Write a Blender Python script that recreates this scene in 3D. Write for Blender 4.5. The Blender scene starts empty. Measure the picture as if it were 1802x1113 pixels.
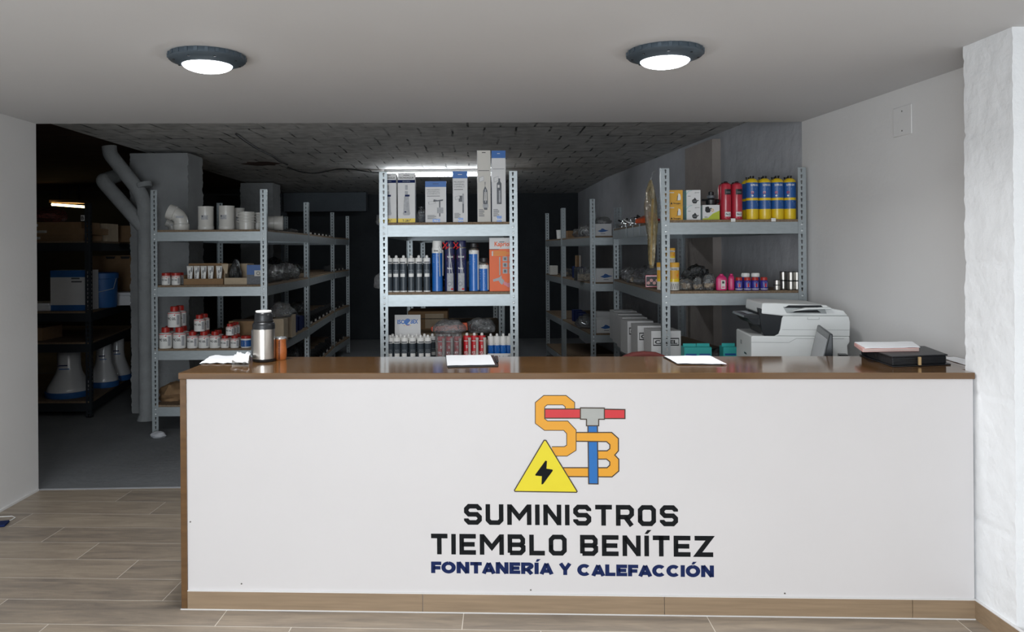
import bpy, math, random
from mathutils import Vector, Matrix, noise
from mathutils.geometry import tessellate_polygon

random.seed(7)
SC = bpy.context.scene
COL = SC.collection

# ------------------------------------------------------------------ camera
F = 1361.0            # focal length in pixels of the 1802 wide frame
CX, CY, ROLL, EYE = 830.0, 440.5, 0.0072, 1.49
cam_data = bpy.data.cameras.new('camera')
cam_data.sensor_fit = 'HORIZONTAL'
cam_data.sensor_width = 36.0
cam_data.lens = F * 36.0 / 1802.0
cam_data.shift_x = (901 - CX) / 1802.0
cam_data.shift_y = -(556.5 - CY) / 1802.0
cam_data.clip_start = 0.05
cam = bpy.data.objects.new('camera', cam_data)
COL.objects.link(cam)
cam.matrix_world = Matrix.Translation((0, 0, EYE)) @ Matrix.Rotation(math.pi / 2, 4, 'X') @ Matrix.Rotation(-ROLL, 4, 'Z')
SC.camera = cam

# ------------------------------------------------------------------ exposure, world, daylight
SC.view_settings.view_transform = 'Standard'
SC.view_settings.look = 'None'
SC.view_settings.gamma = 1.0
SC.view_settings.use_curve_mapping = False
SC.view_settings.exposure = 0.32
world = bpy.data.worlds.new('overcast_street')
SC.world = world
world.use_nodes = True
world.node_tree.nodes['Background'].inputs['Color'].default_value = (0.75, 0.85, 1.0, 1)
world.node_tree.nodes['Background'].inputs['Strength'].default_value = 0.25


def area(name, loc, target, sx, sy, power, color):
    l = bpy.data.lights.new(name, 'AREA')
    l.shape = 'RECTANGLE'
    l.size, l.size_y, l.energy, l.color = sx, sy, power, color
    o = bpy.data.objects.new(name, l)
    COL.objects.link(o)
    o.location = loc
    o.rotation_euler = (Vector(target) - Vector(loc)).to_track_quat('-Z', 'Y').to_euler()
    return o


# daylight falling in through the glazed shop front behind the camera
area('daylight_shopfront', (-0.95, -2.25, 1.2), (0.5, 3.0, 0.8), 3.2, 1.8, 128, (0.88, 0.945, 1.0))
# added unseen disc lamps behind the camera, lifting the ambient light
for lx, ly in ((-1.05, 0.5), (0.85, 0.5), (-1.05, -1.4), (0.85, -1.4)):
    la = area('added_fill_lamp', (lx, ly, 2.22), (lx, ly, 0), 0.2, 0.2, 13, (0.98, 0.99, 1.0))
    la.data.shape = 'DISK'


# ------------------------------------------------------------------ placing helpers
def W(px, py, Y):
    """world point at depth Y that the photograph shows at pixel px, py"""
    dx, dy = px - CX, py - CY
    u, v = dx - ROLL * dy, dy + ROLL * dx
    return Vector((u / F * Y, Y, EYE - v / F * Y))


def PX(px, py, Y):
    return W(px, py, Y).x


def onz(px, py, z):
    """world point at height z under pixel px, py"""
    dx, dy = px - CX, py - CY
    v = dy + ROLL * dx
    return W(px, py, (EYE - z) * F / v)


# ------------------------------------------------------------------ materials
def lin(c):
    if isinstance(c, str):
        c = [int(c[i:i + 2], 16) / 255 for i in (0, 2, 4)]
        return tuple(x / 12.92 if x <= 0.04045 else ((x + 0.055) / 1.055) ** 2.4 for x in c) + (1,)
    return tuple(c) + (1,)


MATS = {}


def node(nt, t, **kw):
    n = nt.nodes.new(t)
    for k, v in kw.items():
        setattr(n, k, v)
    return n


def mat(name, col, rough=0.5, metal=0.0, vary=0.06, scale=12.0, bump=0.0, bscale=60.0, stretch=None, coat=0.0,
        alpha=1.0, trans=0.0, emit=0.0, spec=0.5):
    """principled material with procedural colour variation and optional bump"""
    if name in MATS:
        return MATS[name]
    m = bpy.data.materials.new(name)
    m.use_nodes = True
    nt = m.node_tree
    b = nt.nodes['Principled BSDF']
    c = lin(col)
    b.inputs['Roughness'].default_value = rough
    b.inputs['Metallic'].default_value = metal
    b.inputs['Coat Weight'].default_value = coat
    b.inputs['Coat Roughness'].default_value = 0.08
    b.inputs['Alpha'].default_value = alpha
    b.inputs['Transmission Weight'].default_value = trans
    b.inputs['Specular IOR Level'].default_value = spec
    tc = node(nt, 'ShaderNodeTexCoord')
    mp = node(nt, 'ShaderNodeMapping')
    nt.links.new(tc.outputs['Object'], mp.inputs['Vector'])
    if stretch:
        mp.inputs['Scale'].default_value = stretch
    nz = node(nt, 'ShaderNodeTexNoise')
    nz.inputs['Scale'].default_value = scale
    nz.inputs['Detail'].default_value = 4
    nt.links.new(mp.outputs['Vector'], nz.inputs['Vector'])
    mx = node(nt, 'ShaderNodeMix', data_type='RGBA')
    mx.inputs[6].default_value = tuple(max(0, x * (1 - 2 * vary)) for x in c[:3]) + (1,)
    mx.inputs[7].default_value = tuple(min(1, x * (1 + 2 * vary)) for x in c[:3]) + (1,)
    nt.links.new(nz.outputs['Fac'], mx.inputs[0])
    nt.links.new(mx.outputs[2], b.inputs['Base Color'])
    if emit:
        b.inputs['Emission Color'].default_value = c
        b.inputs['Emission Strength'].default_value = emit
    if bump:
        n2 = node(nt, 'ShaderNodeTexNoise')
        n2.inputs['Scale'].default_value = bscale
        n2.inputs['Detail'].default_value = 6
        nt.links.new(mp.outputs['Vector'], n2.inputs['Vector'])
        bp = node(nt, 'ShaderNodeBump')
        bp.inputs['Strength'].default_value = bump
        bp.inputs['Distance'].default_value = 0.02
        nt.links.new(n2.outputs['Fac'], bp.inputs['Height'])
        nt.links.new(bp.outputs['Normal'], b.inputs['Normal'])
    MATS[name] = m
    return m


def emission(name, col, s):
    m = bpy.data.materials.new(name)
    m.use_nodes = True
    nt = m.node_tree
    b = nt.nodes['Principled BSDF']
    b.inputs['Base Color'].default_value = lin(col)
    b.inputs['Emission Color'].default_value = lin(col)
    b.inputs['Emission Strength'].default_value = s
    MATS[name] = m
    return m


def math_node(nt, op, a, b=None):
    n = node(nt, 'ShaderNodeMath', operation=op)
    for i, x in enumerate((a, b)):
        if x is None:
            continue
        if isinstance(x, (int, float)):
            n.inputs[i].default_value = x
        else:
            nt.links.new(x, n.inputs[i])
    return n.outputs[0]


def ramp(nt, fac, stops):
    r = node(nt, 'ShaderNodeValToRGB')
    els = r.color_ramp.elements
    while len(els) < len(stops):
        els.new(0.5)
    for e, (p, c) in zip(els, stops):
        e.position = p
        e.color = lin(c)
    nt.links.new(fac, r.inputs['Fac'])
    return r.outputs['Color']


def tile_material(name, plank_l, plank_w, x_off, y_off, rot, tones, grout):
    """wood look porcelain planks, rows stepped by a third, pale grout"""
    m = bpy.data.materials.new(name)
    m.use_nodes = True
    nt = m.node_tree
    b = nt.nodes['Principled BSDF']
    tc = node(nt, 'ShaderNodeTexCoord')
    mp = node(nt, 'ShaderNodeMapping')
    mp.inputs['Rotation'].default_value = (0, 0, rot)
    nt.links.new(tc.outputs['Object'], mp.inputs['Vector'])
    sx = node(nt, 'ShaderNodeSeparateXYZ')
    nt.links.new(mp.outputs['Vector'], sx.inputs['Vector'])
    v = math_node(nt, 'DIVIDE', math_node(nt, 'SUBTRACT', sx.outputs[1], y_off), plank_w)
    row = math_node(nt, 'FLOOR', v)
    u = math_node(nt, 'DIVIDE', math_node(nt, 'SUBTRACT', sx.outputs[0], x_off), plank_l)
    u = math_node(nt, 'ADD', u, math_node(nt, 'MULTIPLY', row, 0.3133))
    ci = math_node(nt, 'FLOOR', u)
    fu = math_node(nt, 'MULTIPLY', math_node(nt, 'FRACT', u), plank_l)
    fv = math_node(nt, 'MULTIPLY', math_node(nt, 'FRACT', v), plank_w)
    du = math_node(nt, 'MINIMUM', fu, math_node(nt, 'SUBTRACT', plank_l, fu))
    dv = math_node(nt, 'MINIMUM', fv, math_node(nt, 'SUBTRACT', plank_w, fv))
    d = math_node(nt, 'MINIMUM', du, dv)
    g = math_node(nt, 'LESS_THAN', d, 0.0016)
    cb = node(nt, 'ShaderNodeCombineXYZ')
    nt.links.new(ci, cb.inputs[0])
    nt.links.new(row, cb.inputs[1])
    wn = node(nt, 'ShaderNodeTexWhiteNoise', noise_dimensions='3D')
    nt.links.new(cb.outputs[0], wn.inputs['Vector'])
    # grain, stretched along the plank and shifted per plank
    sh = node(nt, 'ShaderNodeVectorMath', operation='MULTIPLY_ADD')
    nt.links.new(wn.outputs['Color'], sh.inputs[0])
    sh.inputs[1].default_value = (9, 9, 9)
    nt.links.new(mp.outputs['Vector'], sh.inputs[2])
    mp2 = node(nt, 'ShaderNodeMapping')
    mp2.inputs['Scale'].default_value = (1.6, 11, 1)
    nt.links.new(sh.outputs[0], mp2.inputs['Vector'])
    nz = node(nt, 'ShaderNodeTexNoise')
    nz.inputs['Scale'].default_value = 2.0
    nz.inputs['Detail'].default_value = 8
    nz.inputs['Roughness'].default_value = 0.62
    nz.inputs['Distortion'].default_value = 0.6
    nt.links.new(mp2.outputs[0], nz.inputs['Vector'])
    kn = node(nt, 'ShaderNodeTexNoise')       # darker smoky knots
    mp3 = node(nt, 'ShaderNodeMapping')
    mp3.inputs['Scale'].default_value = (2.2, 6.5, 1)
    nt.links.new(sh.outputs[0], mp3.inputs['Vector'])
    kn.inputs['Scale'].default_value = 1.4
    kn.inputs['Detail'].default_value = 3
    nt.links.new(mp3.outputs[0], kn.inputs['Vector'])
    f = math_node(nt, 'ADD', math_node(nt, 'MULTIPLY', nz.outputs['Fac'], 0.75), math_node(nt, 'MULTIPLY', wn.outputs['Value'], 0.18))
    c = ramp(nt, f, [(0.25, tones[0]), (0.5, tones[1]), (0.75, tones[2])])
    kf = node(nt, 'ShaderNodeMapRange')
    kf.inputs[1].default_value, kf.inputs[2].default_value = 0.62, 0.78
    nt.links.new(kn.outputs['Fac'], kf.inputs[0])
    mk = node(nt, 'ShaderNodeMix', data_type='RGBA')
    nt.links.new(math_node(nt, 'MULTIPLY', kf.outputs[0], 0.55), mk.inputs[0])
    nt.links.new(c, mk.inputs[6])
    mk.inputs[7].default_value = lin(tones[0])
    mg = node(nt, 'ShaderNodeMix', data_type='RGBA')
    nt.links.new(g, mg.inputs[0])
    nt.links.new(mk.outputs[2], mg.inputs[6])
    mg.inputs[7].default_value = lin(grout)
    nt.links.new(mg.outputs[2], b.inputs['Base Color'])
    b.inputs['Roughness'].default_value = 0.42
    bp = node(nt, 'ShaderNodeBump')
    bp.inputs['Strength'].default_value = 0.15
    bp.inputs['Distance'].default_value = 0.004
    nt.links.new(math_node(nt, 'SUBTRACT', nz.outputs['Fac'], g), bp.inputs['Height'])
    nt.links.new(bp.outputs['Normal'], b.inputs['Normal'])
    MATS[name] = m
    return m


def block_material(name, tones, dark, bw, bh, strength, grooves=0.55, rot=0.0):
    """painted rough hollow blocks with irregular dark joints"""
    m = bpy.data.materials.new(name)
    m.use_nodes = True
    nt = m.node_tree
    b = nt.nodes['Principled BSDF']
    tc = node(nt, 'ShaderNodeTexCoord')
    mp = node(nt, 'ShaderNodeMapping')
    mp.inputs['Rotation'].default_value = (0, 0, rot)
    nt.links.new(tc.outputs['Object'], mp.inputs['Vector'])
    wob = node(nt, 'ShaderNodeTexNoise')
    wob.inputs['Scale'].default_value = 2.6
    wob.inputs['Detail'].default_value = 5
    nt.links.new(mp.outputs[0], wob.inputs['Vector'])
    ma = node(nt, 'ShaderNodeVectorMath', operation='MULTIPLY_ADD')
    nt.links.new(wob.outputs['Color'], ma.inputs[0])
    ma.inputs[1].default_value = (0.05, 0.05, 0)
    nt.links.new(mp.outputs[0], ma.inputs[2])
    br = node(nt, 'ShaderNodeTexBrick')
    br.inputs['Color1'].default_value = lin(tones[0])
    br.inputs['Color2'].default_value = lin(tones[1])
    br.inputs['Mortar'].default_value = lin(dark)
    br.inputs['Scale'].default_value = 1.0
    br.inputs['Mortar Size'].default_value = 0.009
    br.inputs['Mortar Smooth'].default_value = 0.25
    br.inputs['Brick Width'].default_value = bw
    br.inputs['Row Height'].default_value = bh
    nt.links.new(ma.outputs[0], br.inputs['Vector'])
    nz = node(nt, 'ShaderNodeTexNoise')
    nz.inputs['Scale'].default_value = 3.5
    nz.inputs['Detail'].default_value = 3
    nt.links.new(mp.outputs[0], nz.inputs['Vector'])
    gap = node(nt, 'ShaderNodeMapRange')
    gap.inputs[1].default_value, gap.inputs[2].default_value = 0.42, 0.62
    nt.links.new(nz.outputs['Fac'], gap.inputs[0])
    mx = node(nt, 'ShaderNodeMix', data_type='RGBA')
    nt.links.new(math_node(nt, 'MULTIPLY', gap.outputs[0], grooves), mx.inputs[0])
    mx.inputs[6].default_value = lin(tones[0])
    nt.links.new(br.outputs['Color'], mx.inputs[7])
    n3 = node(nt, 'ShaderNodeTexNoise')
    n3.inputs['Scale'].default_value = 9
    n3.inputs['Detail'].default_value = 6
    nt.links.new(mp.outputs[0], n3.inputs['Vector'])
    m2 = node(nt, 'ShaderNodeMix', data_type='RGBA', blend_type='MULTIPLY')
    m2.inputs[0].default_value = 0.45
    nt.links.new(mx.outputs[2], m2.inputs[6])
    nt.links.new(ramp(nt, n3.outputs['Fac'], [(0.3, '909090'), (0.62, 'ffffff')]), m2.inputs[7])
    nt.links.new(m2.outputs[2], b.inputs['Base Color'])
    b.inputs['Roughness'].default_value = 0.9
    bp = node(nt, 'ShaderNodeBump')
    bp.inputs['Strength'].default_value = strength
    bp.inputs['Distance'].default_value = 0.02
    h = math_node(nt, 'ADD', math_node(nt, 'MULTIPLY', br.outputs['Fac'], -0.8), math_node(nt, 'MULTIPLY', n3.outputs['Fac'], 0.5))
    nt.links.new(h, bp.inputs['Height'])
    nt.links.new(bp.outputs['Normal'], b.inputs['Normal'])
    MATS[name] = m
    return m


def plastic(name, col, body):
    """thin crinkled film: mostly see-through, with sharp glints"""
    m = bpy.data.materials.new(name)
    m.use_nodes = True
    nt = m.node_tree
    nt.nodes.remove(nt.nodes['Principled BSDF'])
    out = nt.nodes['Material Output']
    tc = node(nt, 'ShaderNodeTexCoord')
    n1 = node(nt, 'ShaderNodeTexNoise')
    n1.inputs['Scale'].default_value = 26
    n1.inputs['Detail'].default_value = 4
    n1.inputs['Distortion'].default_value = 1.2
    nt.links.new(tc.outputs['Object'], n1.inputs['Vector'])
    bp = node(nt, 'ShaderNodeBump')
    bp.inputs['Strength'].default_value = 0.9
    bp.inputs['Distance'].default_value = 0.03
    nt.links.new(n1.outputs['Fac'], bp.inputs['Height'])
    d = node(nt, 'ShaderNodeBsdfDiffuse')
    d.inputs['Color'].default_value = lin(col)
    nt.links.new(bp.outputs['Normal'], d.inputs['Normal'])
    t = node(nt, 'ShaderNodeBsdfTransparent')
    t.inputs['Color'].default_value = (0.92, 0.93, 0.94, 1)
    g = node(nt, 'ShaderNodeBsdfGlossy')
    g.inputs['Roughness'].default_value = 0.12
    nt.links.new(bp.outputs['Normal'], g.inputs['Normal'])
    f = node(nt, 'ShaderNodeFresnel')
    f.inputs['IOR'].default_value = 1.5
    nt.links.new(bp.outputs['Normal'], f.inputs['Normal'])
    a = node(nt, 'ShaderNodeMixShader')
    a.inputs[0].default_value = body
    nt.links.new(t.outputs[0], a.inputs[1])
    nt.links.new(d.outputs[0], a.inputs[2])
    b = node(nt, 'ShaderNodeMixShader')
    nt.links.new(math_node(nt, 'ADD', math_node(nt, 'MULTIPLY', f.outputs[0], 1.0), 0.06), b.inputs[0])
    nt.links.new(a.outputs[0], b.inputs[1])
    nt.links.new(g.outputs[0], b.inputs[2])
    nt.links.new(b.outputs[0], out.inputs['Surface'])
    MATS[name] = m
    return m


M = {
    'paint': mat('white_wall_paint', 'dcdbda', 0.7, vary=0.015, scale=3, bump=0.05, bscale=40),
    'ceil': mat('white_ceiling_paint', 'd3d3d4', 0.8, vary=0.012, scale=2, bump=0.03, bscale=30),
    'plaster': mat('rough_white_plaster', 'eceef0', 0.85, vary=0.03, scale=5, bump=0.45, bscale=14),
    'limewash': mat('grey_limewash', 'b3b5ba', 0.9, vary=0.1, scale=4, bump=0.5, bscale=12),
    'shadewash': mat('shaded_limewash', '8b8d8e', 0.9, vary=0.12, scale=4, bump=0.5, bscale=12),  # same limewash, darkened: dimmer light on the left pillars put into the colour
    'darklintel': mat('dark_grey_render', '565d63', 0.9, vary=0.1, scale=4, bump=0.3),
    'bareplaster': mat('bare_brown_plaster', 'a39a94', 0.9, vary=0.1, scale=5, bump=0.4, bscale=16),
    'concrete': mat('dusty_concrete', '787b7e', 0.8, vary=0.14, scale=1.6, bump=0.3, bscale=20),
    'clay': mat('dark_clay_block', '4a342a', 0.95, vary=0.35, scale=5, bump=0.5, bscale=14, stretch=(0.4, 3, 1)),
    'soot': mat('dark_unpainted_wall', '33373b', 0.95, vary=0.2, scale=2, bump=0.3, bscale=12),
    'galv': mat('galvanised_steel', 'aab2b5', 0.42, 0.55, vary=0.07, scale=22, stretch=(1, 1, 3)),
    'stud': mat('bright_steel_stud', 'e6eaec', 0.3, 0.4, vary=0.03),
    'blacksteel': mat('dark_grey_painted_steel', '2c3136', 0.5, 0.2, vary=0.1),
    'chip': mat('chipboard', '7d6a55', 0.8, vary=0.32, scale=110, bump=0.2, bscale=150),
    'veneer': mat('brown_wood_veneer', '65492c', 0.12, vary=0.2, scale=2.6, stretch=(1.2, 14, 14), coat=0.35),
    'melamine': mat('white_melamine_panel', 'd2cfcf', 0.42, vary=0.012, scale=3),
    'plinth': mat('wood_look_skirting_tile', '917c64', 0.45, vary=0.14, scale=3, stretch=(1.5, 8, 26)),
    'tile': tile_material('wood_look_floor_tile', 0.985, 0.2145, -1.47, 3.245, 0.042, ('786f66', '9a8d7d', 'b0a391'), 'd0c9be'),
    'blockceil': block_material('painted_block_ceiling', ('dadad8', 'c6c7c6'), '151618', 0.26, 0.5, 0.9, 0.95),
    'white': mat('white_plastic', 'e4e4e1', 0.4, vary=0.02),
    'pvc': mat('pale_grey_pvc', 'cfcdc7', 0.3, vary=0.03),
    'paper': mat('white_paper', 'f0f2f5', 0.7, vary=0.02),
    'black': mat('black_plastic', '15171a', 0.35, vary=0.1),
    'ink': mat('black_print', '1c1e20', 0.5, vary=0.05),
    'darkgrey': mat('dark_grey_cartridge', '39424a', 0.35, vary=0.06),
    'greytext': mat('pale_grey_print', 'a9b2b8', 0.5, vary=0.05),
    'card': mat('brown_cardboard', '8c6f50', 0.85, vary=0.1, scale=20),
    'cardpale': mat('pale_cardboard', 'b5a48c', 0.85, vary=0.08, scale=20),
    'boxwhite': mat('white_carton', 'd8d8d8', 0.55, vary=0.03),
    'boxcream': mat('cream_carton', 'cdcac3', 0.55, vary=0.03),
    'blue': mat('process_blue_print', '1f62ad', 0.4, vary=0.05),
    'canblue': mat('bright_blue_can', '1565b8', 0.28, vary=0.05, coat=0.3),
    'navy': mat('navy_can', '1d2450', 0.28, vary=0.05, coat=0.3),
    'lognavy': mat('navy_lettering', '1a2752', 0.75, vary=0.04, spec=0.15),
    'red': mat('red_print', 'c8202a', 0.35, vary=0.05),
    'redlid': mat('red_lid', 'a82a22', 0.4, vary=0.06),
    'orange': mat('orange_print', 'e2601c', 0.45, vary=0.04),
    'yellow': mat('yellow_print', 'e6c71c', 0.4, vary=0.04),
    'amber': mat('amber_yellow_carton', 'd9a338', 0.5, vary=0.05),
    'lime': mat('lime_green_print', 'b3bf3a', 0.5, vary=0.05),
    'teal': mat('turquoise_carton', '39b3b0', 0.5, vary=0.05),
    'green': mat('green_print', '5c7a30', 0.5, vary=0.08),
    'magenta': mat('magenta_bottle', 'c22a68', 0.35, vary=0.05),
    'purpleblue': mat('violet_blue_jar', '36348c', 0.35, vary=0.05),
    'gasred': mat('crimson_can', 'b3283a', 0.3, vary=0.05, coat=0.3),
    'gasblue': mat('canister_blue', '275a9c', 0.35, vary=0.05, coat=0.2),
    'gasyellow': mat('canister_yellow', 'e2c01e', 0.35, vary=0.05, coat=0.2),
    'picgrey': mat('grey_photo_print', '5d6066', 0.5, vary=0.25, scale=60),
    'picpale': mat('pale_photo_print', 'a5a7ab', 0.5, vary=0.2, scale=60),
    'bag': plastic('clear_plastic_bag', 'c8ccd0', 0.13),
    'blackbag': plastic('smoky_plastic_bag', '25282b', 0.8),
    'redbag': plastic('reddish_plastic_wrap', '77413a', 0.85),
    'orangebag': mat('orange_tool_in_bag', 'c9532b', 0.3, vary=0.2, bump=0.2),
    'goldbag': plastic('yellowish_clear_plastic', 'b3a06a', 0.42),
    'brass': mat('nickel_brass', 'c0a276', 0.35, 0.25, vary=0.1),
    'chrome': mat('chrome', 'd5d8da', 0.16, 0.85, vary=0.05),
    'steel': mat('brushed_stainless', 'c4bfb8', 0.26, 1.0, vary=0.05, scale=30, stretch=(1, 1, 0.02)),
    'tin': mat('solder_wire', 'b8b5ae', 0.3, 0.9, vary=0.15, scale=60, stretch=(0.2, 0.2, 8)),
    'leather': mat('tan_leather', 'a45a28', 0.45, vary=0.2, scale=18, bump=0.2),
    'darkred': mat('dark_red_fabric', '5e2622', 0.8, vary=0.1, scale=40),
    'stitch': mat('dark_stitching', '3a1d10', 0.8),
    'blackleather': mat('black_leatherette', '1a1c20', 0.42, vary=0.1, bump=0.15, bscale=120),
    'pink': mat('pink_card', 'd9a9a3', 0.7, vary=0.04),
    'printerwhite': mat('printer_white_plastic', 'd6d9d8', 0.45, vary=0.02),
    'printerline': mat('printer_seam', '9da2a2', 0.5),
    'printerdark': mat('printer_black_plastic', '14181c', 0.3, vary=0.1),
    'screen': mat('grey_screen', '8d8f92', 0.25, vary=0.04),
    'lampbody': mat('slate_lamp_housing', '4d5963', 0.4, 0.3, vary=0.06),
    'lamplight': emission('lamp_diffuser', 'f7fbff', 14),
    'tubelight': emission('fluorescent_tube', 'f4faff', 60),
    'warmtube': emission('warm_fluorescent_tube', 'ffe2a0', 11),
    'porcelain': mat('white_porcelain', 'd4d6d8', 0.12, vary=0.02, coat=0.4),
    'bluefoam': mat('blue_wrap', '2d62a0', 0.5, vary=0.08),
    'pipepaint': mat('limewashed_pipe', '8d9091', 0.85, vary=0.1, scale=10, bump=0.4, bscale=30),  # limewash with the dim corner's shade painted into its tone
    'cable': mat('black_cable', '101214', 0.5),
    'logoorange': mat('logo_orange', 'de9c24', 0.5, vary=0.02),
    'logored': mat('logo_red', 'c92d33', 0.5, vary=0.02),
    'logoblue': mat('logo_blue', '1668b0', 0.5, vary=0.02),
    'logoyellow': mat('logo_yellow', 'e0cf1c', 0.5, vary=0.02),
    'logogrey': mat('logo_grey', 'a5a6a2', 0.5, vary=0.02),
    'logoline': mat('logo_outline', '3a2a18', 0.5, vary=0.02),
    'letter': mat('charcoal_lettering', '17191b', 0.8, vary=0.03, spec=0.15),
    'plate': mat('white_switch_plate', 'dad9d8', 0.4, vary=0.01),
    'screw': mat('grey_screw', '6d6a66', 0.4, 0.6),
}


# ------------------------------------------------------------------ mesh builder
TEXT = {}


def text_geo(s, bold):
    """triangles of a line of lettering, cap height 1, starting at x = 0"""
    k = (s, bold)
    if k in TEXT:
        return TEXT[k]
    cu = bpy.data.curves.new('lettering', 'FONT')
    cu.body = s
    cu.offset = bold
    cu.resolution_u = 3
    o = bpy.data.objects.new('lettering', cu)
    COL.objects.link(o)
    bpy.context.view_layer.update()
    me = o.evaluated_get(bpy.context.evaluated_depsgraph_get()).to_mesh()
    vs = [v.co.copy() for v in me.vertices]
    fs = [tuple(p.vertices) for p in me.polygons]
    bpy.data.objects.remove(o)
    bpy.data.curves.remove(cu)
    x0 = min(v.x for v in vs)
    cap = 0.73
    vs = [((v.x - x0) / cap, v.y / cap) for v in vs]
    TEXT[k] = (vs, fs, max(v[0] for v in vs))
    return TEXT[k]


def stroke(path, t, closed=False):
    """quads of a mitred line of thickness t"""
    n = len(path)
    L, R = [], []
    for i in range(n):
        p = Vector(path[i])
        a = Vector(path[i - 1]) if (i or closed) else None
        b = Vector(path[(i + 1) % n]) if (i < n - 1 or closed) else None
        d1 = (p - a).normalized() if a is not None else None
        d2 = (b - p).normalized() if b is not None else None
        d1 = d1 or d2
        d2 = d2 or d1
        n1, n2 = Vector((-d1.y, d1.x)), Vector((-d2.y, d2.x))
        m = (n1 + n2).normalized()
        k = t / 2 / max(0.4, m.dot(n1))
        L.append(p + m * k)
        R.append(p - m * k)
    q = []
    for i in range(n if closed else n - 1):
        j = (i + 1) % n
        q.append([tuple(L[i]), tuple(L[j]), tuple(R[j]), tuple(R[i])])
    return q


def flat_map(y=0.0):
    return lambda u, v, k: (u, y - 0.0005 * k, v)


def round_map(r):
    return lambda u, v, k: ((r + 0.0005 * k) * math.sin(u / r), -(r + 0.0005 * k) * math.cos(u / r), v)


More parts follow.
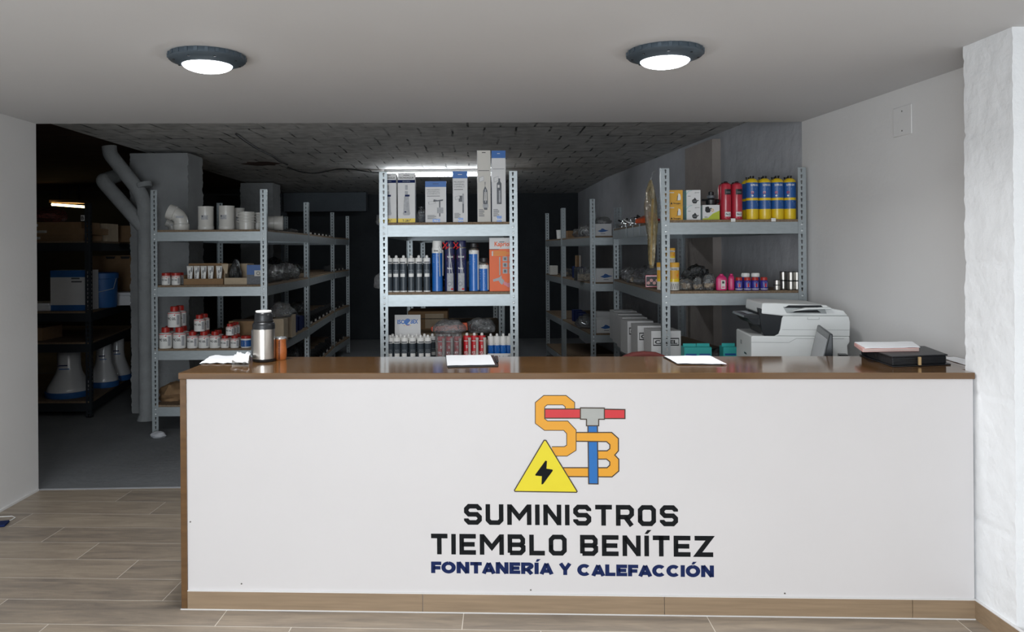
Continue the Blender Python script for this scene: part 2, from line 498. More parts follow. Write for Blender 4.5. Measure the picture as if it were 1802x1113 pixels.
class MB:
    def __init__(s):
        s.v, s.f, s.mi, s.mats = [], [], [], []

    def idx(s, m):
        if m not in s.mats:
            s.mats.append(m)
        return s.mats.index(m)

    def add(s, vs, fs, m, T=None):
        o = len(s.v)
        s.v += [tuple(T @ Vector(v)) if T is not None else tuple(v) for v in vs]
        k = s.idx(m)
        for f in fs:
            s.f.append(tuple(o + i for i in f))
            s.mi.append(k)
        return s

    def box(s, x0, x1, y0, y1, z0, z1, m, T=None):
        v = [(x, y, z) for z in (z0, z1) for y in (y0, y1) for x in (x0, x1)]
        return s.add(v, [(0, 2, 3, 1), (4, 5, 7, 6), (0, 1, 5, 4), (1, 3, 7, 5), (3, 2, 6, 7), (2, 0, 4, 6)], m, T)

    def prism(s, poly, z0, z1, m, T=None):
        """polygon (x, y) extruded in z; poly counter-clockwise"""
        n = len(poly)
        v = [(x, y, z0) for x, y in poly] + [(x, y, z1) for x, y in poly]
        fs = [tuple(range(n - 1, -1, -1)), tuple(range(n, 2 * n))]
        fs += [(i, (i + 1) % n, n + (i + 1) % n, n + i) for i in range(n)]
        return s.add(v, fs, m, T)

    def side(s, poly, y0, y1, m, T=None):
        """polygon (x, z) extruded in y"""
        n = len(poly)
        v = [(x, y0, z) for x, z in poly] + [(x, y1, z) for x, z in poly]
        fs = [tuple(range(n)), tuple(range(2 * n - 1, n - 1, -1))]
        fs += [(i, n + i, n + (i + 1) % n, (i + 1) % n) for i in range(n)]
        return s.add(v, fs, m, T)

    def lathe(s, prof, m, n=24, c=(0, 0, 0), T=None, sx=1.0, sy=1.0):
        """profile of (r, z) turned about z; r = 0 closes"""
        o, vs, fs, rings = 0, [], [], []
        for r, z in prof:
            if r <= 1e-6:
                rings.append([len(vs)])
                vs.append((c[0], c[1], c[2] + z))
            else:
                rings.append(list(range(len(vs), len(vs) + n)))
                vs += [(c[0] + sx * r * math.cos(2 * math.pi * i / n), c[1] + sy * r * math.sin(2 * math.pi * i / n), c[2] + z) for i in range(n)]
        for a, b in zip(rings, rings[1:]):
            for i in range(n):
                j = (i + 1) % n
                if len(a) == 1 and len(b) == 1:
                    continue
                if len(a) == 1:
                    fs.append((a[0], b[j], b[i]))
                elif len(b) == 1:
                    fs.append((a[i], a[j], b[0]))
                else:
                    fs.append((a[i], a[j], b[j], b[i]))
        return s.add(vs, fs, m, T)

    def tube(s, pts, r, m, n=10, caps=True):
        pts = [Vector(p) for p in pts]
        rs = r if isinstance(r, (list, tuple)) else [r] * len(pts)
        vs, fs = [], []
        up = Vector((0, 0, 1))
        prev = None
        for i, p in enumerate(pts):
            d = (pts[min(i + 1, len(pts) - 1)] - pts[max(i - 1, 0)]).normalized()
            if prev is None:
                a = d.cross(up if abs(d.z) < 0.9 else Vector((1, 0, 0))).normalized()
            else:
                a = (prev - d * prev.dot(d)).normalized()
            prev = a
            b = d.cross(a)
            vs += [tuple(p + (a * math.cos(2 * math.pi * k / n) + b * math.sin(2 * math.pi * k / n)) * rs[i]) for k in range(n)]
        for i in range(len(pts) - 1):
            for k in range(n):
                j = (k + 1) % n
                fs.append((i * n + k, i * n + j, (i + 1) * n + j, (i + 1) * n + k))
        if caps:
            fs.append(tuple(range(n - 1, -1, -1)))
            fs.append(tuple(range((len(pts) - 1) * n, len(pts) * n)))
        return s.add(vs, fs, m)

    def poly(s, pts, f, k, m):
        """flat polygon (u, v) laid on a surface by the mapping f at print layer k"""
        tri = tessellate_polygon([[Vector((p[0], p[1], 0)) for p in pts]])
        return s.add([f(p[0], p[1], k) for p in pts], tri, m)

    def rect(s, u0, u1, v0, v1, f, k, m, n=1):
        vs, fs = [], []
        for i in range(n + 1):
            u = u0 + (u1 - u0) * i / n
            vs += [f(u, v0, k), f(u, v1, k)]
        for i in range(n):
            fs.append((2 * i, 2 * i + 2, 2 * i + 3, 2 * i + 1))
        return s.add(vs, fs, m)

    def text(s, t, u, v, h, f, k, m, bold=0.0, width=None, center=False, vertical=False):
        vs, fs, w = text_geo(t, bold)
        sx = h if width is None else width / w
        if center:
            if vertical:
                v -= w * sx / 2
            else:
                u -= w * sx / 2
        if vertical:
            return s.add([f(u - b * h, v + a * sx, k) for a, b in vs], fs, m)
        return s.add([f(u + a * sx, v + b * h, k) for a, b in vs], fs, m)

    def build(s, name, parent=None, smooth=True, bevel=0.0, loc=None):
        me = bpy.data.meshes.new(name)
        me.from_pydata(s.v, [], s.f)
        for m in s.mats:
            me.materials.append(m)
        me.polygons.foreach_set('material_index', s.mi)
        if smooth:
            me.polygons.foreach_set('use_smooth', [True] * len(s.f))
            me.update()
            me.set_sharp_from_angle(angle=math.radians(38))
        me.update()
        o = bpy.data.objects.new(name, me)
        COL.objects.link(o)
        if parent is not None:
            o.parent = parent
        if loc is not None:
            o.location = loc
        if bevel:
            b = o.modifiers.new('edge', 'BEVEL')
            b.width = bevel
            b.segments = 2
            b.limit_method = 'ANGLE'
            b.angle_limit = math.radians(50)
        return o


# ------------------------------------------------------------------ things, parts, structure
def tag(o, label, cat, group=None):
    o['label'] = label
    o['category'] = cat
    if group:
        o['group'] = group
    return o


def thing(name, label, cat, loc=(0, 0, 0), rz=0.0, group=None):
    o = bpy.data.objects.new(name, None)
    o.empty_display_size = 0.05
    COL.objects.link(o)
    o.location = loc
    o.rotation_euler = (0, 0, rz)
    return tag(o, label, cat, group)


def place(o, loc, rz=0.0, s=None):
    o.location = loc
    o.rotation_euler = (0, 0, rz)
    if s is not None:
        o.scale = s if isinstance(s, (tuple, list)) else (s, s, s)
    return o


def dup(root, label, loc, rz=0.0, s=None, group=None):
    def cp(o, parent):
        c = o.copy()
        COL.objects.link(c)
        c.parent = parent
        for ch in list(o.children):
            cp(ch, c)
        return c
    r = cp(root, None)
    r['label'] = label
    if group:
        r['group'] = group
    return place(r, loc, rz, s)


def struct(o):
    o['kind'] = 'structure'
    return o


class Kind:
    """builds one thing of a kind, then copies it"""
    def __init__(s, make):
        s.make, s.first, s.used = make, None, False

    def put(s, label, loc, rz=0.0, sc=None, group=None):
        if s.first is None:
            s.first = s.make()
            s.first['label'] = label
            if group:
                s.first['group'] = group
            return place(s.first, loc, rz, sc)
        return dup(s.first, label, loc, rz, sc, group)


ORD = ['first', 'second', 'third', 'fourth', 'fifth', 'sixth', 'seventh', 'eighth']

# ------------------------------------------------------------------ the shop and the store room behind it
ZC, ZR = 2.305, 2.44                        # shop ceiling, store room ceiling
HL, HR = Vector((-2.735, 4.865)), Vector((2.14, 5.0))    # line where shop ceiling and tiles end
WS = -0.0665                                # right wall runs slightly inwards with depth


def wall_x(y):
    return 2.14 + WS * (y - 5.0)


def lineY(x):
    return HL.y + (HR.y - HL.y) * (x - HL.x) / (HR.x - HL.x)


b = MB()
b.prism([(-2.74, -2.3), (2.9, -2.3), (2.9, lineY(2.9)), (-2.74, lineY(-2.74))], -0.1, 0.0, M['tile'])
struct(b.build('floor', smooth=False))
b = MB()
b.prism([(-7.6, 4.4), (-2.741, 4.4), (-2.741, lineY(-2.741) + 0.001), (2.9, lineY(2.9) + 0.001), (2.9, 13.2), (-7.6, 13.2)], -0.1, -0.004, M['concrete'])
struct(b.build('floor_storeroom', smooth=False))
b = MB()
p, q = onz(66, 862, 0), onz(317, 855, 0)
d = (q - p).normalized() * 0.012
b.prism([(-2.735, lineY(-2.735) - 0.006), (2.1, lineY(2.1) - 0.006), (2.1, lineY(2.1) + 0.022), (-2.735, lineY(-2.735) + 0.022)], -0.005, 0.0012, M['limewash'])
struct(b.build('trim_floor_joint', smooth=False))

b = MB()
b.prism([(-2.9, -2.3), (2.9, -2.3), (2.9, lineY(2.9)), (-2.9, lineY(-2.9))], ZC, ZC + 0.3, M['ceil'])
struct(b.build('ceiling', smooth=False))
b = MB()
b.prism([(-3.08, 4.6), (2.9, lineY(2.9) - 0.3), (2.9, 13.2), (-3.1, 13.2)], ZR, ZR + 0.15, M['blockceil'])
struct(b.build('ceiling_storeroom', smooth=False))
b = MB()
b.prism([(-7.6, 4.4), (-3.081, 4.4), (-3.101, 13.2), (-7.6, 13.2)], ZR + 0.1, ZR + 0.25, M['clay'])
struct(b.build('ceiling_clay_vault', smooth=False))
# ragged hole in the painted ceiling blocks
c0 = onz(460, 288, ZR)
b = MB()
pts = []
for i in range(14):
    a = 2 * math.pi * i / 14
    r = 1 + 0.35 * math.sin(3 * a + 1) * math.cos(5 * a)
    pts.append((c0.x + 0.17 * r * math.cos(a), c0.y + 0.2 * r * math.sin(a)))
b.prism(pts, ZR - 0.004, ZR + 0.002, M['clay'])
struct(b.build('ceiling_broken_block', smooth=False))

b = MB()
b.prism([(-2.89, -2.3), (-2.735, -2.3), (-2.735, 4.865), (-2.89, 4.865)], 0, ZC, M['paint'])
struct(b.build('wall_left', smooth=False))
b = MB()
b.box(-2.735, -2.722, -2.3, 4.85, 0, 0.012, M['paint'])
struct(b.build('trim_left_sealant', smooth=False))
y0 = 3.15
b = MB()
b.prism([(wall_x(-2.3), -2.3), (wall_x(-2.3) + 0.3, -2.3), (2.9, 5.0), (wall_x(5.0), 5.0)], 0, ZC, M['paint'])
struct(b.build('wall_right', smooth=False))
b = MB()
b.prism([(wall_x(5.001), 5.001), (2.9, 5.001), (2.9, 13.2), (wall_x(10.2), 13.2), (wall_x(10.2), 10.2)], 0, ZR, M['limewash'])
struct(b.build('wall_right_storeroom', smooth=False))
b = MB()
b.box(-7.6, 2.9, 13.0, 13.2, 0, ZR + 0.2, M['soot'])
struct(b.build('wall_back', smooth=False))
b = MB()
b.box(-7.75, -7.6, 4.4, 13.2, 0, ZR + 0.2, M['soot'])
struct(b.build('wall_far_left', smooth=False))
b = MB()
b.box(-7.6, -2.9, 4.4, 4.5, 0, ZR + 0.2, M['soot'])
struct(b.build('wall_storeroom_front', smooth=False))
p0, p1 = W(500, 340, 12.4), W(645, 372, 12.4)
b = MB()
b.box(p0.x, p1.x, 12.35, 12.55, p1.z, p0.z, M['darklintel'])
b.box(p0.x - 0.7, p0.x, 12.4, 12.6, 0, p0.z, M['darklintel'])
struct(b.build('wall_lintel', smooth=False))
# pilaster against the store room wall
b = MB()
b.prism([(wall_x(6.35) - 0.07, 6.35), (wall_x(6.35) + 0.05, 6.35), (wall_x(7.0) + 0.05, 7.0), (wall_x(7.0) - 0.07, 7.0)], 0, ZR - 0.05, M['bareplaster'])
struct(b.build('wall_pilaster', smooth=False))


def rough_pillar(name, x0, x1, y0, y1, z1, m, amp, seed, joints=()):
    """block pillar with ragged arrises and open joints"""
    b = MB()
    nz = 160
    ring = []
    nx, ny = 8, 8
    for i in range(nx):
        ring.append((i / nx, 0))
    for i in range(ny):
        ring.append((1, i / ny))
    for i in range(nx):
        ring.append((1 - i / nx, 1))
    for i in range(ny):
        ring.append((0, 1 - i / ny))
    vs, fs = [], []
    n = len(ring)
    for k in range(nz + 1):
        z = z1 * k / nz
        for (u, v) in ring:
            x, y = x0 + (x1 - x0) * u, y0 + (y1 - y0) * v
            edge = (u in (0, 1)) and (v in (0, 1))
            a = amp * (1.6 if edge else 0.45)
            dx = a * (noise.noise((x * 9 + seed, y * 9, z * 17)) + noise.noise((x * 30, y * 30 + seed, z * 60)))
            dy = a * (noise.noise((x * 9, y * 9 + seed, z * 17 + 5)) + noise.noise((x * 30 + seed, y * 30, z * 60 + 3)))
            inx = 0.5 - u
            for jz in joints:
                if abs(z - jz) < z1 / nz * 0.6:
                    dx += 0.004 * (1 if inx > 0 else -1)
                    dy += 0.004 * (1 if v < 0.5 else -1)
            vs.append((x + dx, y + dy, z))
    for k in range(nz):
        for i in range(n):
            j = (i + 1) % n
            fs.append((k * n + i, k * n + j, (k + 1) * n + j, (k + 1) * n + i))
    fs.append(tuple(range(n - 1, -1, -1)))
    fs.append(tuple(range(nz * n, nz * n + n)))
    b.add(vs, fs, m)
    return struct(b.build(name))


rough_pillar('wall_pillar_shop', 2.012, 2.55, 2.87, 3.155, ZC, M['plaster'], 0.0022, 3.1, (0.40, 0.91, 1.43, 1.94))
rough_pillar('wall_pillar_storeroom', -3.16, -2.62, 7.16, 7.55, ZR - 0.03, M['shadewash'], 0.005, 8.7, (0.55, 1.2, 1.65))
rough_pillar('wall_pillar_rear', -3.12, -2.68, 10.45, 10.85, ZR - 0.02, M['shadewash'], 0.005, 5.2, (0.6, 1.3))
b = MB()
b.box(2.0, 2.012, 1.2, 3.10, 0.0, 0.075, M['plinth'])
b.box(1.9995, 2.0125, 1.2, 3.10, 0.075, 0.0785, M['paint'])
struct(b.build('baseboard_right', smooth=False))
# shop front with its big glazed opening, behind the camera
b = MB()
b.box(-2.9, 3.1, -2.45, -2.3, 2.2, ZC + 0.2, M['paint'])
b.box(-2.9, -2.5, -2.45, -2.3, 0, 2.2, M['paint'])
b.box(2.4, 3.1, -2.45, -2.3, 0, 2.2, M['paint'])
b.box(-2.5, 2.4, -2.45, -2.3, 0, 0.3, M['paint'])
struct(b.build('wall_front', smooth=False))

# blank cover plate on the white wall
pl = W(1665, 215, 3.95)
xw = wall_x(3.95)
o = thing('wall_plate', 'blank white square cover plate on the white wall near the pillar', 'cover plate', (xw, 3.95, 1.49 + 222 / F * 3.95), math.atan(-WS))
b = MB()
b.box(-0.008, -0.0005, -0.075, 0.075, -0.075, 0.075, M['plate'])
b.build('cover', o, bevel=0.003)
b = MB()
for z in (-0.05, 0.05):
    b.lathe([(0, 0), (0.004, 0), (0.004, 0.001), (0, 0.001)], M['screw'], 10, T=Matrix.Translation((-0.008, 0, z)) @ Matrix.Rotation(-math.pi / 2, 4, 'Y'))
b.build('screw', o)

# ------------------------------------------------------------------ ceiling lamps
def make_lamp():
    o = thing('ceiling_light', '', 'ceiling light')
    b = MB()
    b.lathe([(0.1, 0.0), (0.15, 0.0), (0.154, -0.006), (0.154, -0.02), (0.148, -0.027), (0.125, -0.034), (0.106, -0.044), (0.1, -0.044), (0.1, -0.03)], M['lampbody'], 48)
    for i in range(24):
        a = 2 * math.pi * i / 24
        T = Matrix.Rotation(a, 4, 'Z')
        b.box(0.150, 0.157, -0.007, 0.007, -0.019, -0.004, M['lampbody'], T)
    b.build('housing', o, smooth=True)
    b = MB()
    for i in range(8):
        a = 2 * math.pi * (i + 0.3) / 8
        b.lathe([(0, -0.0005), (0.005, -0.0005), (0.005, 0.002), (0, 0.002)], M['black'], 10, (0.132 * math.cos(a), 0.132 * math.sin(a), -0.034))
    b.build('screw', o)
    b = MB()
    b.lathe([(0.0, -0.071)] + [(0.1 * math.sin(t), -0.04 - 0.031 * math.cos(t)) for t in [math.pi / 2 * i / 10 for i in range(1, 11)]], M['lamplight'], 48)
    b.build('diffuser', o)
    l = area('ceiling_light_led', (0, 0, -0.078), (0, 0, -1), 0.17, 0.17, 9, (0.98, 0.99, 1.0))
    l.data.shape = 'DISK'
    l.data.spread = math.radians(150)
    l.parent = o
    return o


LAMP = Kind(make_lamp)
LAMP.put('round slate ceiling light with glowing dome above the thermos end of the counter', (PX(365, 104, 3.2), 3.2, ZC), 0.3)
LAMP.put('round slate ceiling light with glowing dome above the counter logo', (PX(1170, 96, 3.18), 3.18, ZC), 1.2)

# ------------------------------------------------------------------ counter
A, B = Vector((-1.2225, 3.235)), Vector((2.008, 3.098))        # front line of the counter
ax = (B - A).normalized()
ang = math.atan2(ax.y, ax.x)
CL = (B - A).length
ct = thing('counter', 'long shop counter with white logo panel, brown wood top and tiled plinth', 'counter', (A.x, A.y, 0), ang)
TOP, TH = 0.986, 0.026
b = MB()
back = 0.475
b.prism([(-0.004, -0.012), (CL - 0.002, -0.012), (CL - 0.002, 0.075), (CL + 0.19, 0.075), (CL + 0.19, back), (-0.004, back)], TOP - TH, TOP, M['veneer'])
b.build('worktop', ct, smooth=False, bevel=0.002)
b = MB()
b.box(0.0, 0.026, -0.006, back - 0.01, 0, TOP - TH - 0.0005, M['veneer'])
b.build('side_panel', ct, smooth=False, bevel=0.0015)
b = MB()
b.box(0.0265, CL - 0.004, 0.0, 0.018, 0.0, TOP - TH - 0.0005, M['melamine'])
panel = b.build('front_panel', ct, smooth=False)
b = MB()
x = 0.027
for k, L in enumerate((0.985, 0.985, 0.985, 0.25)):
    L = min(L, CL - 0.006 - x)
    b.box(x + 0.0012, x + L - 0.0012, -0.010, -0.0002, 0.001, 0.0745, M['plinth'])
    x += L
b.build('plinth_tile', ct, smooth=False)
b = MB()
b.box(0.027, CL - 0.006, -0.0085, -0.0002, 0.0745, 0.0775, M['paint'])
b.box(0.0, CL - 0.004, -0.015, -0.0095, 0.0, 0.003, M['paint'])
b.build('sealant', ct, smooth=False)


def puv(px, py):
    """panel coordinates (along, up) under a photograph pixel"""
    dx, dy = px - CX, py - CY
    u, v = (dx - ROLL * dy) / F, (dy + ROLL * dx) / F
    nx, ny = -ax.y, ax.x
    Y = (nx * A.x + ny * A.y) / (nx * u + ny)
    return ((u * Y - A.x) * ax.x + (Y - A.y) * ax.y, EYE - v * Y)


def crop(x, y):
    return puv(740 + x / 3.0926, 680 + y / 3.0926)


fm = flat_map(-0.0003)
U = crop(1000, 500)[0] - crop(0, 500)[0]
px1 = U / 1000                                    # metres per crop pixel
for i, (sx_, sy_) in enumerate(((425, 1028), (934, 1040), (1256, 1040), (334, 920))):
    pass
b = MB()
for (sx_, sy_) in ((425, 1028), (934, 1039), (1381, 1045), (335, 919)):
    s, z = puv(sx_, sy_)
    b.lathe([(0, -0.0002), (0.0035, -0.0002), (0.003, 0.0015), (0, 0.0018)], M['screw'], 10, T=Matrix.Translation((s, 0, z)) @ Matrix.Rotation(math.pi / 2, 4, 'X'))
b.build('screw', panel)

emb = MB()


def cp(pts):
    return [crop(*p) for p in pts]


def outline_band(path, w, k, m, closed=False):
    for q in stroke(cp(path), (w + 7) * px1, closed):
        emb.poly(q, fm, k, M['logoline'])
    for q in stroke(cp(path), (w - 1) * px1, closed):
        emb.poly(q, fm, k + 0.5, m)


def outlined(pts, k, m, closed=True):
    P_ = cp(pts)
    emb.poly(P_, fm, k + 0.5, m)
    for q in stroke(P_, 6 * px1, True):
        emb.poly(q, fm, k + 0.8, M['logoline'])


outlined([(846, 252), (1040, 252), (1077, 285), (1077, 352), (1057, 375), (1079, 398), (1079, 462), (1042, 494), (770, 492), (770, 444), (1015, 444), (1030, 430), (1030, 412), (1012, 397), (950, 397), (950, 352), (1015, 352), (1030, 340), (1030, 318), (1012, 302), (846, 300)], 1, M['logoorange'])
outline_band([(813, 134), (813, 100), (783, 76), (680, 76), (650, 101), (650, 190), (683, 215), (790, 215), (821, 248), (821, 335), (790, 355), (715, 355)], 48, 2, M['logoorange'])
outlined([(676, 124), (871, 124), (871, 174), (676, 174)], 3, M['logored'])
outlined([(999, 125), (1112, 127), (1112, 176), (999, 176)], 3, M['logored'])
outlined([(911, 214), (962, 214), (963, 252), (911, 252)], 3, M['logoblue'])
outlined([(912, 301), (963, 301), (966, 532), (915, 531)], 3, M['logoblue'])
outlined([(870, 118), (1000, 119), (1000, 180), (969, 180), (969, 215), (903, 215), (903, 180), (870, 179)], 4, M['logogrey'])
outlined([(672, 294), (682, 294), (852, 572), (848, 577), (514, 572), (511, 566)], 5, M['logoyellow'])
emb.poly(cp([(680, 404), (688, 407), (685, 448), (718, 453), (720, 459), (666, 533), (658, 533), (660, 489), (626, 486), (624, 481)]), fm, 7, M['letter'])
emb.build('logo_emblem', panel, smooth=False)

# octagonal block lettering
G, a_, c_ = {}, 0.105, 0.13
T_ = 0.225


def glyph(ch):
    W_ = {'M': 1.18, 'I': 0.2, 'T': 0.82, 'L': 0.76, 'E': 0.81, 'Z': 0.9, 'Í': 0.2}.get(ch, 0.87)
    w, a, c = W_, a_, c_
    x0, x1 = a, w - a
    if ch == 'S':
        p = [[(x1, .70), (x1, 1 - a - c), (x1 - c, 1 - a), (x0 + c, 1 - a), (x0, 1 - a - c), (x0, .5 + c), (x0 + c, .5), (x1 - c, .5), (x1, .5 - c), (x1, a + c), (x1 - c, a), (x0 + c, a), (x0, a + c), (x0, .30)]]
    elif ch == 'U':
        p = [[(x0, 1), (x0, a + c), (x0 + c, a), (x1 - c, a), (x1, a + c), (x1, 1)]]
    elif ch == 'M':
        p = [[(x0, 0), (x0, 1)], [(x1, 0), (x1, 1)], [(x0 + .04, .90), (w / 2, .36), (x1 - .04, .90)]]
    elif ch == 'N':
        p = [[(x0, 0), (x0, 1)], [(x1, 0), (x1, 1)], [(x0, .93), (x1, .07)]]
    elif ch in 'IÍ':
        p = [[(w / 2, 0), (w / 2, 1)]]
    elif ch == 'T':
        p = [[(0, 1 - a), (w, 1 - a)], [(w / 2, 0), (w / 2, 1)]]
    elif ch == 'R':
        p = [[(x0, 0), (x0, 1 - a), (x1 - c, 1 - a), (x1, 1 - a - c), (x1, .42 + c), (x1 - c, .42), (x0, .42)], [(w * .52, .42), (x1 + .0, 0)]]
    elif ch == 'O':
        p = [[(x0, a + c), (x0, 1 - a - c), (x0 + c, 1 - a), (x1 - c, 1 - a), (x1, 1 - a - c), (x1, a + c), (x1 - c, a), (x0 + c, a), (x0, a + c), (x0, .5)]]
    elif ch == 'E':
        p = [[(w, 1 - a), (x0, 1 - a), (x0, a), (w, a)], [(x0, .5), (w * .93, .5)]]
    elif ch == 'B':
        p = [[(x0, a), (x0, 1 - a), (x1 - c, 1 - a), (x1 - .02, 1 - a - c), (x1 - .02, .5 + .1), (x1 - c, .5), (x0, .5)], [(x1 - c, .5), (x1, .5 - .1), (x1, a + c), (x1 - c, a), (x0, a)]]
    elif ch == 'L':
        p = [[(x0, 1), (x0, a), (w, a)]]
    elif ch == 'Z':
        p = [[(0, 1 - a), (x1 - .04, 1 - a), (x0 + .04, a), (w, a)]]
    return w, p


def block_line(s, x, z, h, width):
    gs, adv, acc = [], 0.0, []
    for ch in s:
        if ch == ' ':
            adv += 0.47
            continue
        w, p = glyph(ch)
        if ch == 'Í':
            acc.append(adv)
        gs.append((adv, p))
        adv += w + 0.2
    adv -= 0.2
    k = width / adv
    m = MB()
    for x_ in acc:
        m.poly([(x + (x_ + u) * k, z + v * h) for u, v in ((.0, 1.08), (.15, 1.08), (.34, 1.27), (.14, 1.27))], fm, 1, M['letter'])
    for x_, p in gs:
        for path in p:
            for q in stroke(path, T_):
                m.poly([(x + (x_ + u) * k, z + v * h) for u, v in q], fm, 1, M['letter'])
    return m


(sa, za), (sb, zb) = crop(238, 750), crop(1401, 766)
block_line('SUMINISTROS', sa, (za + zb) / 2, 112 * px1, sb - sa).build('lettering', panel, smooth=False)
(sa, za), (sb, zb) = crop(58, 911), crop(1593, 934)
block_line('TIEMBLO BENÍTEZ', sa, (za + zb) / 2, 112 * px1, sb - sa).build('lettering', panel, smooth=False)
(sa, za), (sb, zb) = crop(58, 1015), crop(1597, 1043)


def heavy(ch):
    """heavy plain capitals: width, strokes"""
    t = 0.15
    arc = lambda cx, cy, rx, ry, a0, a1, n=14: [(cx + rx * math.cos(math.radians(a0 + (a1 - a0) * i / n)), cy + ry * math.sin(math.radians(a0 + (a1 - a0) * i / n))) for i in range(n + 1)]
    if ch == 'F':
        return .74, [[(t, 0), (t, 1 - t), (.74, 1 - t)], [(t, .46), (.68, .46)]]
    if ch in 'OÓ':
        return 1.04, [arc(.52, .5, .52 - t, .52 - t, 90, 450, 28)]
    if ch == 'N':
        return .92, [[(t, 0), (t, 1)], [(.92 - t, 0), (.92 - t, 1)], [(t, .96), (.92 - t, .04)]]
    if ch == 'T':
        return .84, [[(0, 1 - t), (.84, 1 - t)], [(.42, 0), (.42, 1)]]
    if ch == 'A':
        return 1.0, [[(.135, 0), (.5, .93)], [(.865, 0), (.5, .93)], [(.28, .27), (.72, .27)]]
    if ch == 'E':
        return .78, [[(.78, 1 - t), (t, 1 - t), (t, t), (.78, t)], [(t, .5), (.72, .5)]]
    if ch == 'R':
        return .9, [[(t, 0), (t, 1 - t), (.55, 1 - t)] + arc(.55, .69, .2, 1 - t - .69, 80, -80, 8) + [(.5, .5 - .115), (t, .385)], [(.45, .4), (.76, 0)]]
    if ch in 'IÍ':
        return 2 * t, [[(t, 0), (t, 1)]]
    if ch == 'Y':
        return .96, [[(.13, 1), (.48, .45)], [(.83, 1), (.48, .45)], [(.48, .5), (.48, 0)]]
    if ch == 'C':
        return .96, [arc(.51, .5, .51 - t, .52 - t, 42, 318, 24)]
    return .74, [[(t, 1), (t, t), (.74, t)]]          # L


b = MB()
for word, u0, u1 in (('FONTANERÍA', 58, 724), ('Y', 753, 822), ('CALEFACCIÓN', 853, 1597)):
    gs, adv = [], 0.0
    for ch in word:
        w, p = heavy(ch)
        gs.append((adv, ch, p))
        adv += w + (0.0 if ch in 'TAYF' else 0.06)
    adv -= 0.06 if word[-1] not in 'TAYF' else 0.0
    (s0, z0), (s1, z1) = crop(u0, 1015 + 28 * (u0 - 58) / 1539), crop(u1, 1015 + 28 * (u1 - 58) / 1539)
    k, zb_, hh = (s1 - s0) / adv, (z0 + z1) / 2, 63 * px1
    for x_, ch, p in gs:
        for path in p:
            for q in stroke(path, 0.3):
                b.poly([(s0 + (x_ + u) * k, zb_ + v * hh) for u, v in q], fm, 1, M['lognavy'])
        if ch in 'ÍÓ':
            c0 = x_ + (.08 if ch == 'Í' else .42)
            b.poly([(s0 + (c0 + u) * k, zb_ + v * hh) for u, v in ((.0, 1.07), (.17, 1.07), (.38, 1.3), (.1, 1.3))], fm, 1, M['lognavy'])
b.build('lettering', panel, smooth=False)


# ------------------------------------------------------------------ steel racking
PITCH = 0.0375
POSTS = {}


def post_mesh(h, sx, sy, m):
    """L-section upright with keyhole slots on both flanges; corner at the origin"""
    k = (h, sx, sy, m.name)
    if k in POSTS:
        return POSTS[k]
    wA, wB, t = 0.052, 0.034, 0.002
    b = MB()
    n = int(h / PITCH)
    hole = [(0.007 * math.cos(a), 0.006 + 0.007 * math.sin(a)) for a in [math.radians(-50 + 40 * i) for i in range(8)]]
    hole += [(-0.0035, -0.012), (0.0035, -0.012)]
    for w, axis in ((wA, 0), (wB, 1)):
        outer = [Vector((0, 0, 0)), Vector((w, 0, 0)), Vector((w, PITCH, 0)), Vector((0, PITCH, 0))]
        cx = w * 0.55
        inner = [Vector((cx + u, PITCH / 2 + v, 0)) for u, v in reversed(hole)]
        tri = tessellate_polygon([outer, inner])
        pts = outer + inner
        for i in range(n):
            z = h * i / n
            for off in (0.0, t):
                vs = []
                for p in pts:
                    if axis == 0:
                        vs.append((sx * p.x, sy * off, z + p.y * h / n / PITCH))
                    else:
                        vs.append((sx * off, sy * p.x, z + p.y * h / n / PITCH))
                b.add(vs, tri, m)
        # edges of the flange
        if axis == 0:
            b.add([(sx * w, 0, 0), (sx * w, sy * t, 0), (sx * w, sy * t, h), (sx * w, 0, h)], [(0, 1, 2, 3)], m)
        else:
            b.add([(0, sy * w, 0), (sx * t, sy * w, 0), (sx * t, sy * w, h), (0, sy * w, h)], [(0, 1, 2, 3)], m)
    b.box(min(0, sx * wA), max(0, sx * wA), min(0, sy * wB), max(0, sy * wB), 0, 0.006, M['black'])
    o = b.build('post', None, smooth=False)
    POSTS[k] = o.data
    bpy.data.objects.remove(o)
    return POSTS[k]


